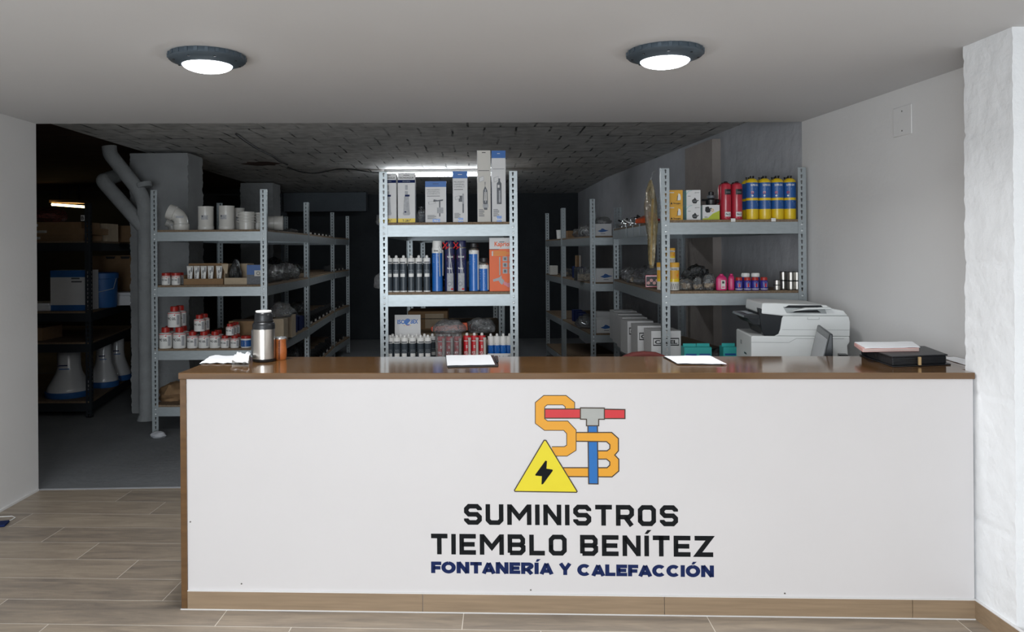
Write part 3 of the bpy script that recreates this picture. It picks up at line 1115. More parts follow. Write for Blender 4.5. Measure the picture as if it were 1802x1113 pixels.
def rack(label, C, h, shelves, m=None, posts=(0, 1, 2, 3), group=None, hs=None, bh=0.075):
    """C: front-left, front-right, rear-right, rear-left corners; shelves: heights of the board tops"""
    m = m or M['galv']
    C = [Vector((c[0], c[1], 0)) for c in C]
    o = thing('steel_shelving', label, 'shelving', C[0], 0, group)
    L = [c - C[0] for c in C]
    sg = [(1, 1), (-1, 1), (-1, -1), (1, -1)]
    for i in posts:
        p = bpy.data.objects.new('post', post_mesh((hs or {}).get(i, h), sg[i][0], sg[i][1], m))
        COL.objects.link(p)
        p.parent = o
        p.location = L[i]
    for z in shelves:
        for i in range(4):
            a, c = L[i], L[(i + 1) % 4]
            d = (c - a)
            ln = d.length
            T = Matrix.Translation(a) @ Matrix.Rotation(math.atan2(d.y, d.x), 4, 'Z')
            b = MB()
            e0, e1 = (0.053, ln - 0.053) if i in (0, 2) else (0.035, ln - 0.035)
            zt = z - 0.0165
            b.box(e0, e1, 0.002, 0.0045, zt - bh, zt, m, T)
            b.box(e0, e1, 0.0045, 0.028, zt - 0.003, zt, m, T)
            b.box(e0, e1, 0.0045, 0.016, zt - bh, zt - bh + 0.003, m, T)
            b.box(e0 - 0.03, e0, 0.0035, 0.006, zt - bh, zt, m, T)
            b.box(e1, e1 + 0.03, 0.0035, 0.006, zt - bh, zt, m, T)
            if i == 0 and i in posts and m is M['galv']:
                for xx in (0.0286, ln - 0.0286):
                    for zz in (zt - 0.018, zt - bh + 0.018):
                        b.lathe([(0, 0.004), (0.005, 0.003), (0.007, 0)], M['stud'], 10, T=T @ Matrix.Translation((xx, -0.0002, zz)) @ Matrix.Rotation(math.pi / 2, 4, 'X'))
            b.build('beam', o, smooth=False)
        b = MB()
        g = 0.006
        q = [(L[0].x + g, L[0].y + g), (L[1].x - g, L[1].y + g), (L[2].x - g, L[2].y - g), (L[3].x + g, L[3].y - g)]
        b.prism(q, z - 0.016, z, M['chip'])
        b.build('shelf_board', o, smooth=False)
    return o


S = [0.24, 0.70, 1.22, 1.672]
CF = 5.0       # front of the middle shelving
RF = 4.90      # front of the shelving by the white wall
LF = 6.32      # front of the shelving by the pipes
cl, cr = PX(668, 420, CF), PX(911, 420, CF)
rack('galvanised shelving with tall toilet mechanism boxes standing in the middle of the store entrance', [(cl, CF), (cr, CF), (cr, 7.1), (cl, 7.1)], 2.0, S)
rack('galvanised shelving directly behind the shelving with the toilet mechanism boxes', [(cl, 7.15), (cr, 7.15), (cr, 9.0), (cl, 9.0)], 1.95, S, posts=(0, 1, 2, 3))
rl, rr = PX(1164, 400, RF), PX(1419, 400, RF)
RACKR = rack('galvanised shelving with yellow gas canisters against the white wall', [(rl, RF), (rr, RF), (wall_x(6.98) - 0.1, 6.98), (1.275, 6.98)], 2.0, S, hs={3: 1.68})
S2 = [0.17, 0.635, 1.155, 1.625]
rack('galvanised shelving with printed white cartons behind the gas canister shelving', [(1.2, 7.83), (1.93, 7.83), (1.84, 9.5), (1.105, 9.5)], 2.0, S2)
rack('galvanised shelving with few goods, deepest along the store side wall', [(1.11, 9.6), (1.82, 9.6), (1.74, 10.85), (1.035, 10.85)], 2.0, S2)
ll, lr = PX(266, 500, LF), PX(469.5, 450, LF)
rack('galvanised shelving with pipe fittings and glue pots beside the drain pipe', [(ll, LF), (lr, LF), (lr - 0.02, 8.05), (ll - 0.02, 8.05)], 2.0, S)
rack('galvanised shelving with black bags, second bay behind the pipe fittings', [(ll - 0.03, 8.1), (lr - 0.03, 8.1), (lr - 0.13, 10.18), (ll - 0.13, 10.18)], 2.0, S, posts=(2, 3, 1))
rack('galvanised shelving, deepest bay of the run behind the pipe fittings', [(ll - 0.13, 10.22), (lr - 0.13, 10.22), (lr - 0.11, 11.3), (ll - 0.11, 11.3)], 2.0, S, posts=(2, 3))
DX = PX(160, 540, 7.0)
SD = [0.145, 0.68, 0.96, 1.60]
DR = rack('dark painted shelving holding porcelain and cartons in the unlit corner', [(DX - 1.5, 7.0), (DX, 7.0), (DX - 0.3, 8.6), (DX - 1.8, 8.6)], 1.94, SD, M['blacksteel'])
b = MB()
b.box(-.084, -.05, -.004, -.002, 1.78, 1.832, M['boxwhite'])
b.text('B', -.079, 1.79, .034, flat_map(-.0042), 1, M['ink'], .02)
b.build('tag_plate', DR, smooth=False, loc=(1.5, 0, 0))['label'] = 'small white tag'

# ------------------------------------------------------------------ kinds of goods
EPS = 0.0004


def carton(name, cat, w, d, h, m, art=None, side=None, flap=None, bevel=0.0015):
    """printed carton, front faces -y, base at the origin"""
    b = MB()
    b.box(-w / 2, w / 2, 0, d, 0, h, m)
    if side:
        b.box(-w / 2 - 0.0003, w / 2 + 0.0003, 0.0006, d + 0.0003, 0.0003, h - 0.0003, side)
    if flap:
        b.side([(-w / 2 * .96, h), (w / 2 * .96, h), (w / 2 * .96, h + flap), (-w / 2 * .96, h + flap)], d / 2 - 0.002, d / 2, m)
    else:
        b.box(-w / 2 + 0.002, w / 2 - 0.002, d / 2 - 0.0012, d / 2 + 0.0012, h - 0.001, h + 0.0006, M['greytext'])
    f = flat_map(0)
    if art:
        art(b, f, w, h)
    o = b.build(name, None, smooth=False)
    return tag(o, '', cat)


def at(px, Y, z, py=450):
    return (PX(px, py, Y), Y, z + EPS)


def cistern(b, u, v, w, h, f, k, m):
    """printed picture of a flush valve"""
    b.poly([(u - .28 * w, v), (u + .28 * w, v), (u + .36 * w, v + .06 * h), (u + .3 * w, v + .12 * h), (u + .22 * w, v + .6 * h), (u + .14 * w, v + .66 * h), (u + .14 * w, v + .8 * h), (u - .14 * w, v + .8 * h), (u - .14 * w, v + .66 * h), (u - .22 * w, v + .6 * h), (u - .3 * w, v + .12 * h), (u - .36 * w, v + .06 * h)], f, k, m)
    b.rect(u - .12 * w, u + .12 * w, v + .84 * h, v + h, f, k, m)
    b.rect(u - .14 * w, u + .3 * w, v + .62 * h, v + .68 * h, f, k + 1, M['lognavy'])
    b.rect(u - .2 * w, u - .02 * w, v + .09 * h, v + .13 * h, f, k + 1, M['lognavy'])


def lines(b, f, k, u, v, w, n, dh, m):
    for i in range(n):
        b.rect(u, u + w * (1.0 if i % 3 else 0.8), v - i * dh, v - i * dh + dh * .45, f, k, m)


# --- upper shelf of the middle shelving
Z1, Z2, Z3, Z4 = S[3], S[2], S[1], S[0]
BW = 0.112


def art_t(b, f, w, h):
    b.rect(-w / 2, w / 2, 0, .085 * h, f, 1, M['yellow'])
    b.text('T-281"', 0, .02 * h, .045 * h, f, 2, M['ink'], 0.02, center=True)
    b.rect(-w / 2, w / 2, .815 * h, .875 * h, f, 1, M['lognavy'])
    b.text('MECANISMO', 0, .835 * h, .02 * h, f, 2, M['greytext'], 0, center=True)
    b.text('TECNOAGUA', 0, .9 * h, .036 * h, f, 2, M['ink'], 0.02, center=True)
    b.rect(-.18 * w, .18 * w, .965 * h, .975 * h, f, 1, M['ink'])
    cistern(b, 0, .15 * h, .62 * w, .62 * h, f, 1, M['picpale'])


K = Kind(lambda: carton('mechanism_box', 'box', BW, 0.1, 0.318, M['boxwhite'], art_t))
K.put('white cistern mechanism box with yellow base band half hidden behind the upright', at(683, CF + .035, Z1))
K.put('white cistern mechanism box with yellow base band standing clear of the upright', at(716, CF + .035, Z1))


def art_m(kind):
    def art(b, f, w, h):
        if kind == 'cream':
            top = .97
            b.rect(-.14 * w, .14 * w, .965 * h, .975 * h, f, 2, M['ink'])
            b.rect(-.42 * w, .42 * w, .715 * h, .722 * h, f, 1, M['ink'])
        elif kind == 'tallblue':
            b.rect(-w / 2, w / 2, .895 * h, h, f, 1, M['blue'])
            b.rect(-.1 * w, .1 * w, .955 * h, .962 * h, f, 2, M['white'])
            b.rect(-.42 * w, .42 * w, .74 * h, .745 * h, f, 1, M['picgrey'])
        else:
            b.rect(-w / 2, w / 2, .86 * h, h, f, 1, M['blue'])
            b.rect(-.14 * w, .14 * w, .93 * h, .94 * h, f, 2, M['white'] if kind == 'slim' else M['ink'])
            for i, s_ in enumerate(('MECANISMO', 'UNIVERSAL', 'COMPACT')):
                b.text(s_, -.42 * w, (.775 - .048 * i) * h, .032 * h, f, 1, M['picgrey'], 0, width=w * (.62 if kind == 'wide' else .72))
            b.rect(-.42 * w, .2 * w, .635 * h, .645 * h, f, 1, M['ink'])
        pts = [(-.36 * w + w * .32 * (i % 2), 0) for i in range(2)]
        t = .62 if kind in ('cream', 'tallblue') else .5
        b.poly([(-.36 * w, t * h), (-.02 * w, (t + .025) * h), (.0, (t - .04) * h), (-.34 * w, (t - .065) * h)], f, 1, M['picpale'])
        b.poly([(-.33 * w, (t - .005) * h), (-.04 * w, (t + .018) * h), (-.025 * w, (t - .035) * h), (-.315 * w, (t - .058) * h)], f, 2, M['boxwhite'])
        if kind == 'wide':
            b.rect(.16 * w, .22 * w, .14 * h, .54 * h, f, 1, M['picgrey'])
            b.rect(.06 * w, .36 * w, .22 * h, .36 * h, f, 2, M['picpale'])
            b.poly([(-.12 * w, .5 * h), (.34 * w, .52 * h), (.36 * w, .56 * h), (.1 * w, .54 * h), (-.1 * w, .56 * h)], f, 2, M['picgrey'])
        elif kind == 'slim':
            b.rect(-.1 * w, .2 * w, .4 * h, .52 * h, f, 1, M['picgrey'])
            b.rect(.14 * w, .26 * w, .2 * h, .56 * h, f, 2, M['picpale'])
            b.rect(.16 * w, .24 * w, .18 * h, .36 * h, f, 3, M['picgrey'])
        elif kind == 'cream':
            b.poly([(.06 * w, .56 * h), (.12 * w, .56 * h), (.1 * w, .5 * h), (.26 * w, .44 * h), (.28 * w, .28 * h), (.24 * w, .17 * h), (.0, .17 * h), (-.08 * w, .28 * h), (-.06 * w, .44 * h), (.08 * w, .5 * h)], f, 1, M['picgrey'])
            b.poly([(.03 * w, .42 * h), (.2 * w, .42 * h), (.22 * w, .3 * h), (.0, .3 * h)], f, 2, M['boxcream'])
            b.rect(.07 * w, .15 * w, .27 * h, .46 * h, f, 3, M['picpale'])
            b.rect(-.1 * w, .32 * w, .2 * h, .25 * h, f, 3, M['picpale'])
        else:
            b.poly([(-.14 * w, .25 * h), (.2 * w, .25 * h), (.2 * w, .54 * h), (.1 * w, .57 * h), (.1 * w, .61 * h), (-.02 * w, .61 * h), (-.02 * w, .57 * h), (-.14 * w, .54 * h)], f, 1, M['picgrey'])
            b.rect(-.08 * w, .06 * w, .48 * h, .52 * h, f, 2, M['boxwhite'])
            b.rect(.0, .12 * w, .27 * h, .44 * h, f, 2, M['picpale'])
        lines(b, f, 1, -.4 * w, .17 * h, .42 * w, 6, .018 * h, M['picgrey'])
        if kind != 'cream':
            b.rect(-.16 * w, .2 * w, 0.0, .085 * h, f, 2, M['canblue'])
            b.text('Roca', .02 * w, .025 * h, .035 * h, f, 3, M['white'], 0.03, center=True)
    return art


def one(o, label, loc, rz=0.0, group=None):
    o['label'] = label
    if group:
        o['group'] = group
    return place(o, loc, rz)


def pxm(px, Y):
    return px / F * Y


one(carton('mechanism_box', 'box', pxm(37, CF), .08, pxm(73, CF), M['boxwhite'], art_m('wide'), M['blue']), 'short wide blue and white cistern mechanism box on the upper shelf', at(767.5, CF + .035, Z1))
one(carton('mechanism_box', 'box', pxm(26, CF), .07, pxm(90.5, CF), M['boxwhite'], art_m('slim'), M['blue']), 'slim blue topped mechanism box in front of the fluorescent tube', at(810.5, CF + .035, Z1))
one(carton('mechanism_box', 'box', pxm(23.5, CF), .08, pxm(127, CF), M['boxcream'], art_m('cream'), M['blue']), 'tallest cream fronted mechanism box with blue sides', at(852.5, CF + .035, Z1))
one(carton('mechanism_box', 'box', pxm(24.5, CF), .08, pxm(126.5, CF), M['boxwhite'], art_m('tallblue'), M['blue']), 'tallest mechanism box with blue top, next to the upright', at(878.5, CF + .035, Z1))


# --- bags and lumps
def lumpy(name, cat, sx, sy, sz, m, seed, content=None, rough=0.3, knot=False):
    b = MB()
    n, r = 22, 11
    vs, fs = [(0, 0, 0)], []
    for j in range(1, r + 1):
        t = math.pi * j / r
        for i in range(n):
            a = 2 * math.pi * i / n
            x, y, z = math.sin(t) * math.cos(a), math.sin(t) * math.sin(a), -math.cos(t)
            k = 1 + rough * noise.noise((x * 1.7 + seed, y * 1.7, z * 1.7)) + 0.45 * rough * noise.noise((x * 5 + seed, y * 5, z * 5))
            if j == r:
                k, x, y = 1.0, 0, 0
            px_, py_, pz = x * k * sx / 2, y * k * sy / 2, max(0.0, (z * k * 0.62 + 0.38)) * sz / 1.0
            vs.append((px_, py_, pz))
    for j in range(r):
        for i in range(n):
            i2 = (i + 1) % n
            if j == 0:
                fs.append((0, 1 + i2, 1 + i))
            else:
                fs.append((1 + (j - 1) * n + i, 1 + (j - 1) * n + i2, 1 + j * n + i2, 1 + j * n + i))
    if content:
        o = thing(name, '', cat)
        b.add(vs, fs, m)
        b.build('wrap', o)
        rnd = random.Random(seed)
        c = MB()
        for q in range(9):
            r0 = min(sx, sy, sz) * rnd.uniform(.12, .2)
            cx, cy, cz = rnd.uniform(-.26, .26) * sx, rnd.uniform(-.26, .26) * sy, 1.45 * r0 + rnd.uniform(0.02, .2) * sz
            T = Matrix.Translation((cx, cy, cz)) @ Matrix.Rotation(rnd.uniform(0, 3), 4, 'X') @ Matrix.Rotation(rnd.uniform(0, 3), 4, 'Y')
            c.lathe([(r0 * .5, -r0), (r0 * .8, -r0), (r0 * .8, -r0 * .3), (r0, -r0 * .3), (r0, r0 * .3), (r0 * .8, r0 * .3), (r0 * .8, r0), (r0 * .5, r0), (r0 * .5, -r0)], content, 10, T=T)
        cc = c.build('fittings', o)
        cc['kind'] = 'stuff'
        return o
    b.add(vs, fs, m)
    if knot:
        b.lathe([(0.012, sz * .8), (0.004, sz * 1.0), (0.02, sz * 1.2), (0.0, sz * 1.22)], m, 8)
    return tag(b.build(name), '', cat)


one(lumpy('plastic_bag', 'bag', .09, .09, .09, M['bag'], 3, knot=True), 'small knotted pale bag between the mechanism boxes', at(742, CF + .16, Z1))
one(carton('grey_carton', 'box', .13, .12, .075, M['picgrey']), 'low grey carton behind the knotted bag on the upper shelf', at(741, CF + .3, Z1))


# --- sealant cartridges
def make_cartridge(body, style):
    def mk():
        o = thing('sealant_cartridge', '', 'sealant cartridge')
        r, h = 0.0232, 0.222
        b = MB()
        f = round_map(r)
        if style == 'grey':
            b.lathe([(0, 0), (r, 0), (r, .008)], M['white'], 24)
            b.lathe([(r, .008), (r, .188)], body, 24)
            b.lathe([(r, .188), (r, h), (r * .9, h + .003), (.008, h + .004), (.008, h + .006)], M['white'], 24)
            b.rect(-.017, .017, .1, .122, f, 1, M['white'], 6)
            lines(b, f, 2, -.012, .116, .024, 3, .006, M['greytext'])
            b.text('SELLADOR', 0, .128, .006, f, 1, M['greytext'], 0, center=True)
            b.text('NEUTRO', 0, .14, .006, f, 1, M['greytext'], 0, center=True)
            b.rect(-.02, .02, .192, .2, f, 1, M['picgrey'], 6)
        elif style == 'poly':
            b.lathe([(0, 0), (r, 0), (r, h), (r * .9, h + .003), (.008, h + .004)], body, 24)
            b.text('POLY', 0, .108, .02, f, 1, M['white'], .03, width=.036, center=False) if False else None
            b.text('POLY', -.018, .108, .02, f, 1, M['white'], .03, .036)
            b.text('MAX', -.018, .084, .02, f, 1, M['white'], .03, .036)
            b.rect(-.018, .018, .045, .07, f, 1, M['green'], 6)
            lines(b, f, 2, -.016, .062, .032, 3, .008, M['lime'])
            lines(b, f, 1, -.014, .034, .028, 3, .009, M['white'])
            b.text('S', -.006, .148, .018, f, 1, M['white'], .03)
            b.rect(-.02, .02, .19, .196, f, 1, M['boxwhite'], 6)
        else:
            b.lathe([(0, 0), (r, 0), (r, .165)], body, 24)
            b.lathe([(r, .165), (r, h), (r * .9, h + .003), (.008, h + .004)], M['white'], 24)
            lines(b, f, 1, -.017, .205 - .03, .03, 2, .009, M['lognavy'])
            lines(b, f, 1, -.017, .15, .03, 3, .012, M['white'])
            lines(b, f, 1, -.014, .1, .026, 5, .008, M['canblue'])
        b.build('tube', o)
        b = MB()
        b.lathe([(.0095, h + .003), (.0095, h + .014), (.006, h + .02), (0, h + .021)], M['white'], 14)
        b.build('nozzle', o)
        if style == 'poly':
            b = MB()
            b.lathe([(.009, .07), (.0085, .2), (.011, .205), (.011, .215), (0, .216)], M['boxcream'], 10, (r * .75, -r - .0095, .0))
            b.lathe([(0, .07), (.004, .07), (.009, .09)], M['boxcream'], 10, (r * .75, -r - .0095, 0))
            b.build('spare_nozzle', o)
        return o
    return mk


KG = Kind(make_cartridge(M['darkgrey'], 'grey'))
for i, p_ in enumerate((684.2, 697.2, 710, 723.7, 736.8, 751)):
    KG.put('dark grey sealant cartridge with white ends beside the foam cans, %s from the upright' % ORD[i], at(p_, CF + .055, Z2), [.2, -.1, -.3, 0, .3, .1][i], (1, 1, 0.985), group='dark grey sealant cartridges')
for i, p_ in enumerate((685, 697.5, 711, 724.8, 739, 752)):
    KG.put('dark grey sealant cartridge under the white card sign, %s from the upright' % ORD[i], at(p_, CF + .055, Z3), [0, .1, -.1, .2, .3, 0][i], group='dark grey sealant cartridges')
for i, p_ in enumerate((690, 704, 718, 732, 746, 760)):
    KG.put('dark grey sealant cartridge, rear row under the card sign, %s from the upright' % ORD[i], at(p_, CF + .125, Z3), .1 * i, group='dark grey sealant cartridges')
KP = Kind(make_cartridge(M['red'], 'poly'))
for i, p_ in enumerate((775, 789.5, 804)):
    KP.put('red adhesive cartridge inside the clear sleeve, %s from the grey cartridges' % ORD[i], at(p_, CF + .065, Z3 + .001), .0, group='red adhesive cartridges')
for i, p_ in enumerate((820.5, 833.8, 847)):
    KP.put('uncovered red adhesive cartridge, %s from the blue tubes' % ORD[2 - i], at(p_, CF + .055, Z3), .0, (1, 1, 1.03), group='red adhesive cartridges')
KB = Kind(make_cartridge(M['canblue'], 'blue'))
for i, p_ in enumerate((862.5, 873.5, 884.5, 895.5)):
    KB.put('blue and white sealant cartridge in the white tray, %s from the red cartridges' % ORD[i], at(p_, CF + .075, Z3 + .004), .1, (.88, .88, .98), group='blue sealant cartridges')
# clear sleeve round three red cartridges
b = MB()
xa, xb = PX(767, 600, CF), PX(812.5, 600, CF)
b.box(xa - .004, xb + .001, CF + .006, CF + .102, Z3 + .0006, Z3 + .249, M['bag'])
tag(b.build('plastic_sleeve', smooth=False, bevel=.004), 'clear plastic sleeve around three red adhesive cartridges', 'plastic sleeve')
# white cardboard tray
b = MB()
xa, xb = PX(855.5, 620, CF), PX(904, 620, CF)
b.box(xa, xb, CF + .04, CF + .17, Z3 + .0005, Z3 + .003, M['boxwhite'])
b.side([(xa, Z3 + .003), (xb, Z3 + .003), (xb, Z3 + .115), (xa + .01, Z3 + .115)], CF + .038, CF + .041, M['boxwhite'])
b.box(xa, xa + .002, CF + .041, CF + .17, Z3 + .003, Z3 + .1, M['boxwhite'])
b.box(xb - .002, xb, CF + .041, CF + .17, Z3 + .003, Z3 + .1, M['boxwhite'])
b.box(xa, xb, CF + .168, CF + .17, Z3 + .003, Z3 + .19, M['cardpale'])
b.text('sellador PU', xa + .065, Z3 + .085, .016, flat_map(CF + .0378), 1, M['ink'], .01)
tag(b.build('display_tray', smooth=False), 'open white cardboard tray holding the blue sealant cartridges', 'tray')
# printed card standing behind the grey cartridges
w_, h_ = pxm(47, CF), pxm(27, CF)
zc_ = W(717, 580, CF + .2).z
b = MB()
b.box(-w_ / 2, w_ / 2, -.001, .001, 0, h_ + zc_ - Z3, M['boxwhite'])
f = flat_map(-.0012)
v0 = zc_ - Z3
b.text('ISO', -.4 * w_, v0 + .4 * h_, .27 * h_, f, 1, M['canblue'], .04, .3 * w_)
b.text('BEX', .12 * w_, v0 + .42 * h_, .27 * h_, f, 1, M['canblue'], .04, .28 * w_)
b.poly([(.0 + .13 * w_ * math.cos(a), v0 + .52 * h_ + .13 * w_ * math.sin(a)) for a in [2 * math.pi * i / 18 for i in range(18)]], f, 0.5, M['canblue'])
b.poly([(-.02 * w_, v0 + .36 * h_), (.16 * w_, v0 + .72 * h_), (.1 * w_, v0 + .38 * h_)], f, 2, M['boxwhite'])
for k_, mm in enumerate(('red', 'yellow', 'red', 'ink', 'red', 'yellow')):
    b.rect((-.15 + .05 * k_) * w_, (-.12 + .05 * k_) * w_, v0 + .26 * h_, v0 + .3 * h_, f, 1, M[mm])
o = tag(b.build('card_sign', smooth=False), 'white printed card with round blue logo above the grey cartridges', 'sign')
place(o, (PX(717.5, 580, CF + .18), CF + .18, Z3 + EPS))
b = MB()
b.box(-.15, .15, 0, .3, 0, .33, M['card'])
b.rect(-.02, .12, .2, .31, flat_map(0), 1, M['cardpale'])
b.rect(-.15, .15, .27, .275, flat_map(0), 1, M['ink'])
place(tag(b.build('brown_carton', smooth=False, bevel=.004), 'brown cardboard carton with pasted label deep on the lower shelf', 'carton'), at(752, CF + .85, Z3))
b = MB()
b.box(-.12, .12, 0, .25, 0, .2, M['cardpale'])
b.box(-.121, .121, .1, .13, .19, .2006, M['card'])
place(tag(b.build('pale_carton', smooth=False, bevel=.004), 'pale carton behind the white card sign', 'carton'), at(744, CF + .5, Z3))
o = lumpy('tool_bag', 'bag', .22, .1, .085, M['bag'], 12, rough=.25)
zt = Z3 + .2496
one(o, 'crinkled clear bag lying over the sleeved red cartridges', (PX(790, 575, CF), CF + .065, zt))
b = MB()
b.box(-.12, .12, -.02, .02, 0, .034, M['orangebag'])
b.box(.085, .12, -.022, .022, -.006, .045, M['orangebag'])
b.lathe([(0, -.1), (.012, -.1), (.012, -.125), (0, -.125)], M['red'], 10, T=Matrix.Translation((0, 0, .017)) @ Matrix.Rotation(math.pi / 2, 4, 'Y'))
o = tag(b.build('sealant_gun', smooth=False, bevel=.004), 'orange sealant tool in plastic lying on the red cartridges', 'tool')
place(o, (PX(790, 575, CF), CF + .185, Z3 + .253), .05)
o.rotation_euler = (0, -.06, .0)
b = MB()
b.box(-.13, .13, .0, .14, 0, .235, M['card'])
b.box(-.128, .128, .068, .072, .2345, .2358, M['cardpale'])
place(tag(b.build('cartridge_carton', smooth=False, bevel=.003), 'brown carton behind the red adhesive cartridges', 'carton'), (PX(806, 600, CF + .12), CF + .115, Z3 + EPS))
one(lumpy('tool_bag', 'bag', .19, .12, .1, M['bag'], 21, M['black'], .3), 'crinkled clear bag of dark fittings above the uncovered red cartridges', (PX(846, 575, CF), CF + .19, Z3 + .2366))

# --- foam cans
def make_can(h, r, body, cap, style):
    o = thing('foam_can', '', 'spray can')
    b = MB()
    f = round_map(r)
    neck = h - .05
    b.lathe([(0, .002), (r * .9, 0), (r, .004)], M['tin'], 28)
    b.lathe([(r, .004), (r, neck)], body, 28)
    b.lathe([(r, neck), (r * .95, neck + .008), (r * .6, neck + .018)], M['white'] if style == 'foamwhite' else M['tin'], 28)
    if style == 'navy':
        b.poly([(.95 * r * math.cos(a) * 1.0, neck - .055 + .021 * math.sin(a)) for a in [2 * math.pi * i / 20 for i in range(20)]], f, 1, M['red'])
        b.text('PU-FOAM', -.02, neck - .061, .012, f, 2, M['white'], .03, .04)
        lines(b, f, 1, -.022, neck - .095, .042, 2, .01, M['greytext'])
        b.text('Fix-Easy', -.02, neck - .135, .012, f, 1, M['white'], .03, .036)
        lines(b, f, 1, -.02, neck - .15, .034, 5, .012, M['picpale'])
        b.rect(-.022, .022, .004, .12, f, 1, M['picpale'], 8)
        b.poly([(.012 * math.cos(a) - .006, .05 + .014 * math.sin(a)) for a in [2 * math.pi * i / 12 for i in range(12)]], f, 2, M['navy'])
        b.rect(.004, .02, .012, .022, f, 2, M['red'], 4)
    elif style == 'foamwhite':
        b.rect(-r * 1.4, r * 1.4, neck - .03, neck, f, 1, M['white'], 10)
        b.text('ESPUMA', -.022, neck - .02, .01, f, 2, M['ink'], .03, .03)
        lines(b, f, 1, -.024, neck - .05, .04, 4, .014, M['white'])
        lines(b, f, 1, -.024, neck - .12, .04, 5, .009, M['greytext'])
    else:
        b.rect(-r * 1.4, r * 1.4, neck - .024, neck, f, 1, M['white'], 10)
        b.rect(r * .75, r * 1.4, 0.01, neck, f, 2, M['boxwhite'], 4)
        lines(b, f, 2, -.03, neck - .01, .02, 1, .014, M['ink'])
        lines(b, f, 1, -.03, neck - .045, .035, 4, .016, M['white'])
        lines(b, f, 1, -.03, neck - .12, .04, 4, .01, M['greytext'])
    b.build('can', o)
    b = MB()
    if style in ('navy', 'foamwhite'):
        b.lathe([(r * .92, neck + .006), (r * .92, h - .004), (r * .86, h), (0, h)], cap, 28)
    else:
        b.lathe([(r * .55, neck + .012), (r * .62, neck + .02), (r * .95, neck + .022), (r * .9, neck + .045), (r * .6, neck + .048), (0, neck + .048)], cap, 20)
    b.build('cap', o)
    if style == 'navy':
        b = MB()
        for s_ in (-1, 1):
            b.tube([(-.048, -r - .008, neck + .02 + .02 * s_), (-.018, -r - .008, neck + .02 - .018 * s_)], .004, M['red'], 8)
        b.tube([(-.03, -r - .009, neck - .005), (-.005, -r - .009, neck + .012)], .003, M['red'], 8)
        b.build('trigger', o)
        b = MB()
        b.tube([(-.006, -r - .005, h - .02), (-.004, -r - .005, neck - .02), (.012, -r - .005, .12)], .0022, M['boxwhite'], 8)
        b.build('straw', o)
    elif style == 'foamwhite':
        b = MB()
        b.tube([(.012, -r - .006, h - .03), (.026, -r - .006, h - .06), (.036, -r * .75, h - .066)], .0035, M['white'], 8)
        b.tube([(.038, -r * .8, h - .06), (.037, -r * .8, .105)], .0025, M['boxcream'], 8)
        b.tube([(.013, -r - .004, h - .07), (.018, -r - .004, .1)], .0025, M['boxcream'], 8)
        b.build('straw', o)
    return o


one(make_can(.332, .0345, M['canblue'], M['white'], 'foamwhite'), 'tall blue foam can with white cap and straw beside the cartridges', at(769.5, CF + .06, Z2))
KN = Kind(lambda: make_can(.332, .034, M['navy'], M['navy'], 'navy'))
KN.put('navy foam can with red trigger, next to the white capped can', at(791.5, CF + .06, Z2), .1)
KN.put('navy foam can with red trigger, next to the black capped blue can', at(811.8, CF + .06, Z2), -.05)
one(make_can(.318, .0325, M['canblue'], M['black'], 'blue'), 'tall blue can with black cap between the navy can and a short can', at(833.8, CF + .06, Z2))
one(make_can(.222, .031, M['canblue'], M['black'], 'blue'), 'short blue can with black cap beside the orange box', at(851.5, CF + .06, Z2))


def art_gun(b, f, w, h):
    b.rect(-w / 2, w / 2, .79 * h, h, f, 1, M['boxwhite'])
    b.text('Kapriol', -.28 * w, .845 * h, .085 * h, f, 2, M['orange'], .03, .66 * w)
    b.rect(-.08 * w, .14 * w, .915 * h, .928 * h, f, 2, M['ink'])
    b.rect(-.5 * w, -.1 * w, .78 * h, .79 * h, f, 2, M['ink'])
    lines(b, f, 2, -.32 * w, .74 * h, .66 * w, 4, .025 * h, M['amber'])
    b.rect(-.4 * w, -.34 * w, .66 * h, .75 * h, f, 2, M['boxcream'])
    for i in range(3):
        for j in range(2):
            b.rect((.06 + .26 * j) * w, (.26 + .22 * j) * w, (.56 - .115 * i) * h, (.65 - .115 * i) * h, f, 2, M['picpale'])
            b.rect((.11 + .26 * j) * w, (.21 + .24 * j) * w, (.58 - .115 * i) * h, (.63 - .115 * i) * h, f, 3, M['picgrey'])
    b.rect(-.09 * w, -.04 * w, .3 * h, .64 * h, f, 2, M['logogrey'])
    b.poly([(-.36 * w, .22 * h), (-.08 * w, .26 * h), (.0, .3 * h), (.02 * w, .24 * h), (.12 * w, .2 * h), (.04 * w, .12 * h), (-.04 * w, .14 * h), (-.12 * w, .2 * h), (-.34 * w, .18 * h)], f, 3, M['picpale'])
    b.poly([(.1 * w, .19 * h), (.26 * w, .15 * h), (.5 * w, .17 * h), (.5 * w, .08 * h), (.3 * w, .07 * h), (.08 * w, .13 * h)], f, 3, M['gasred'])


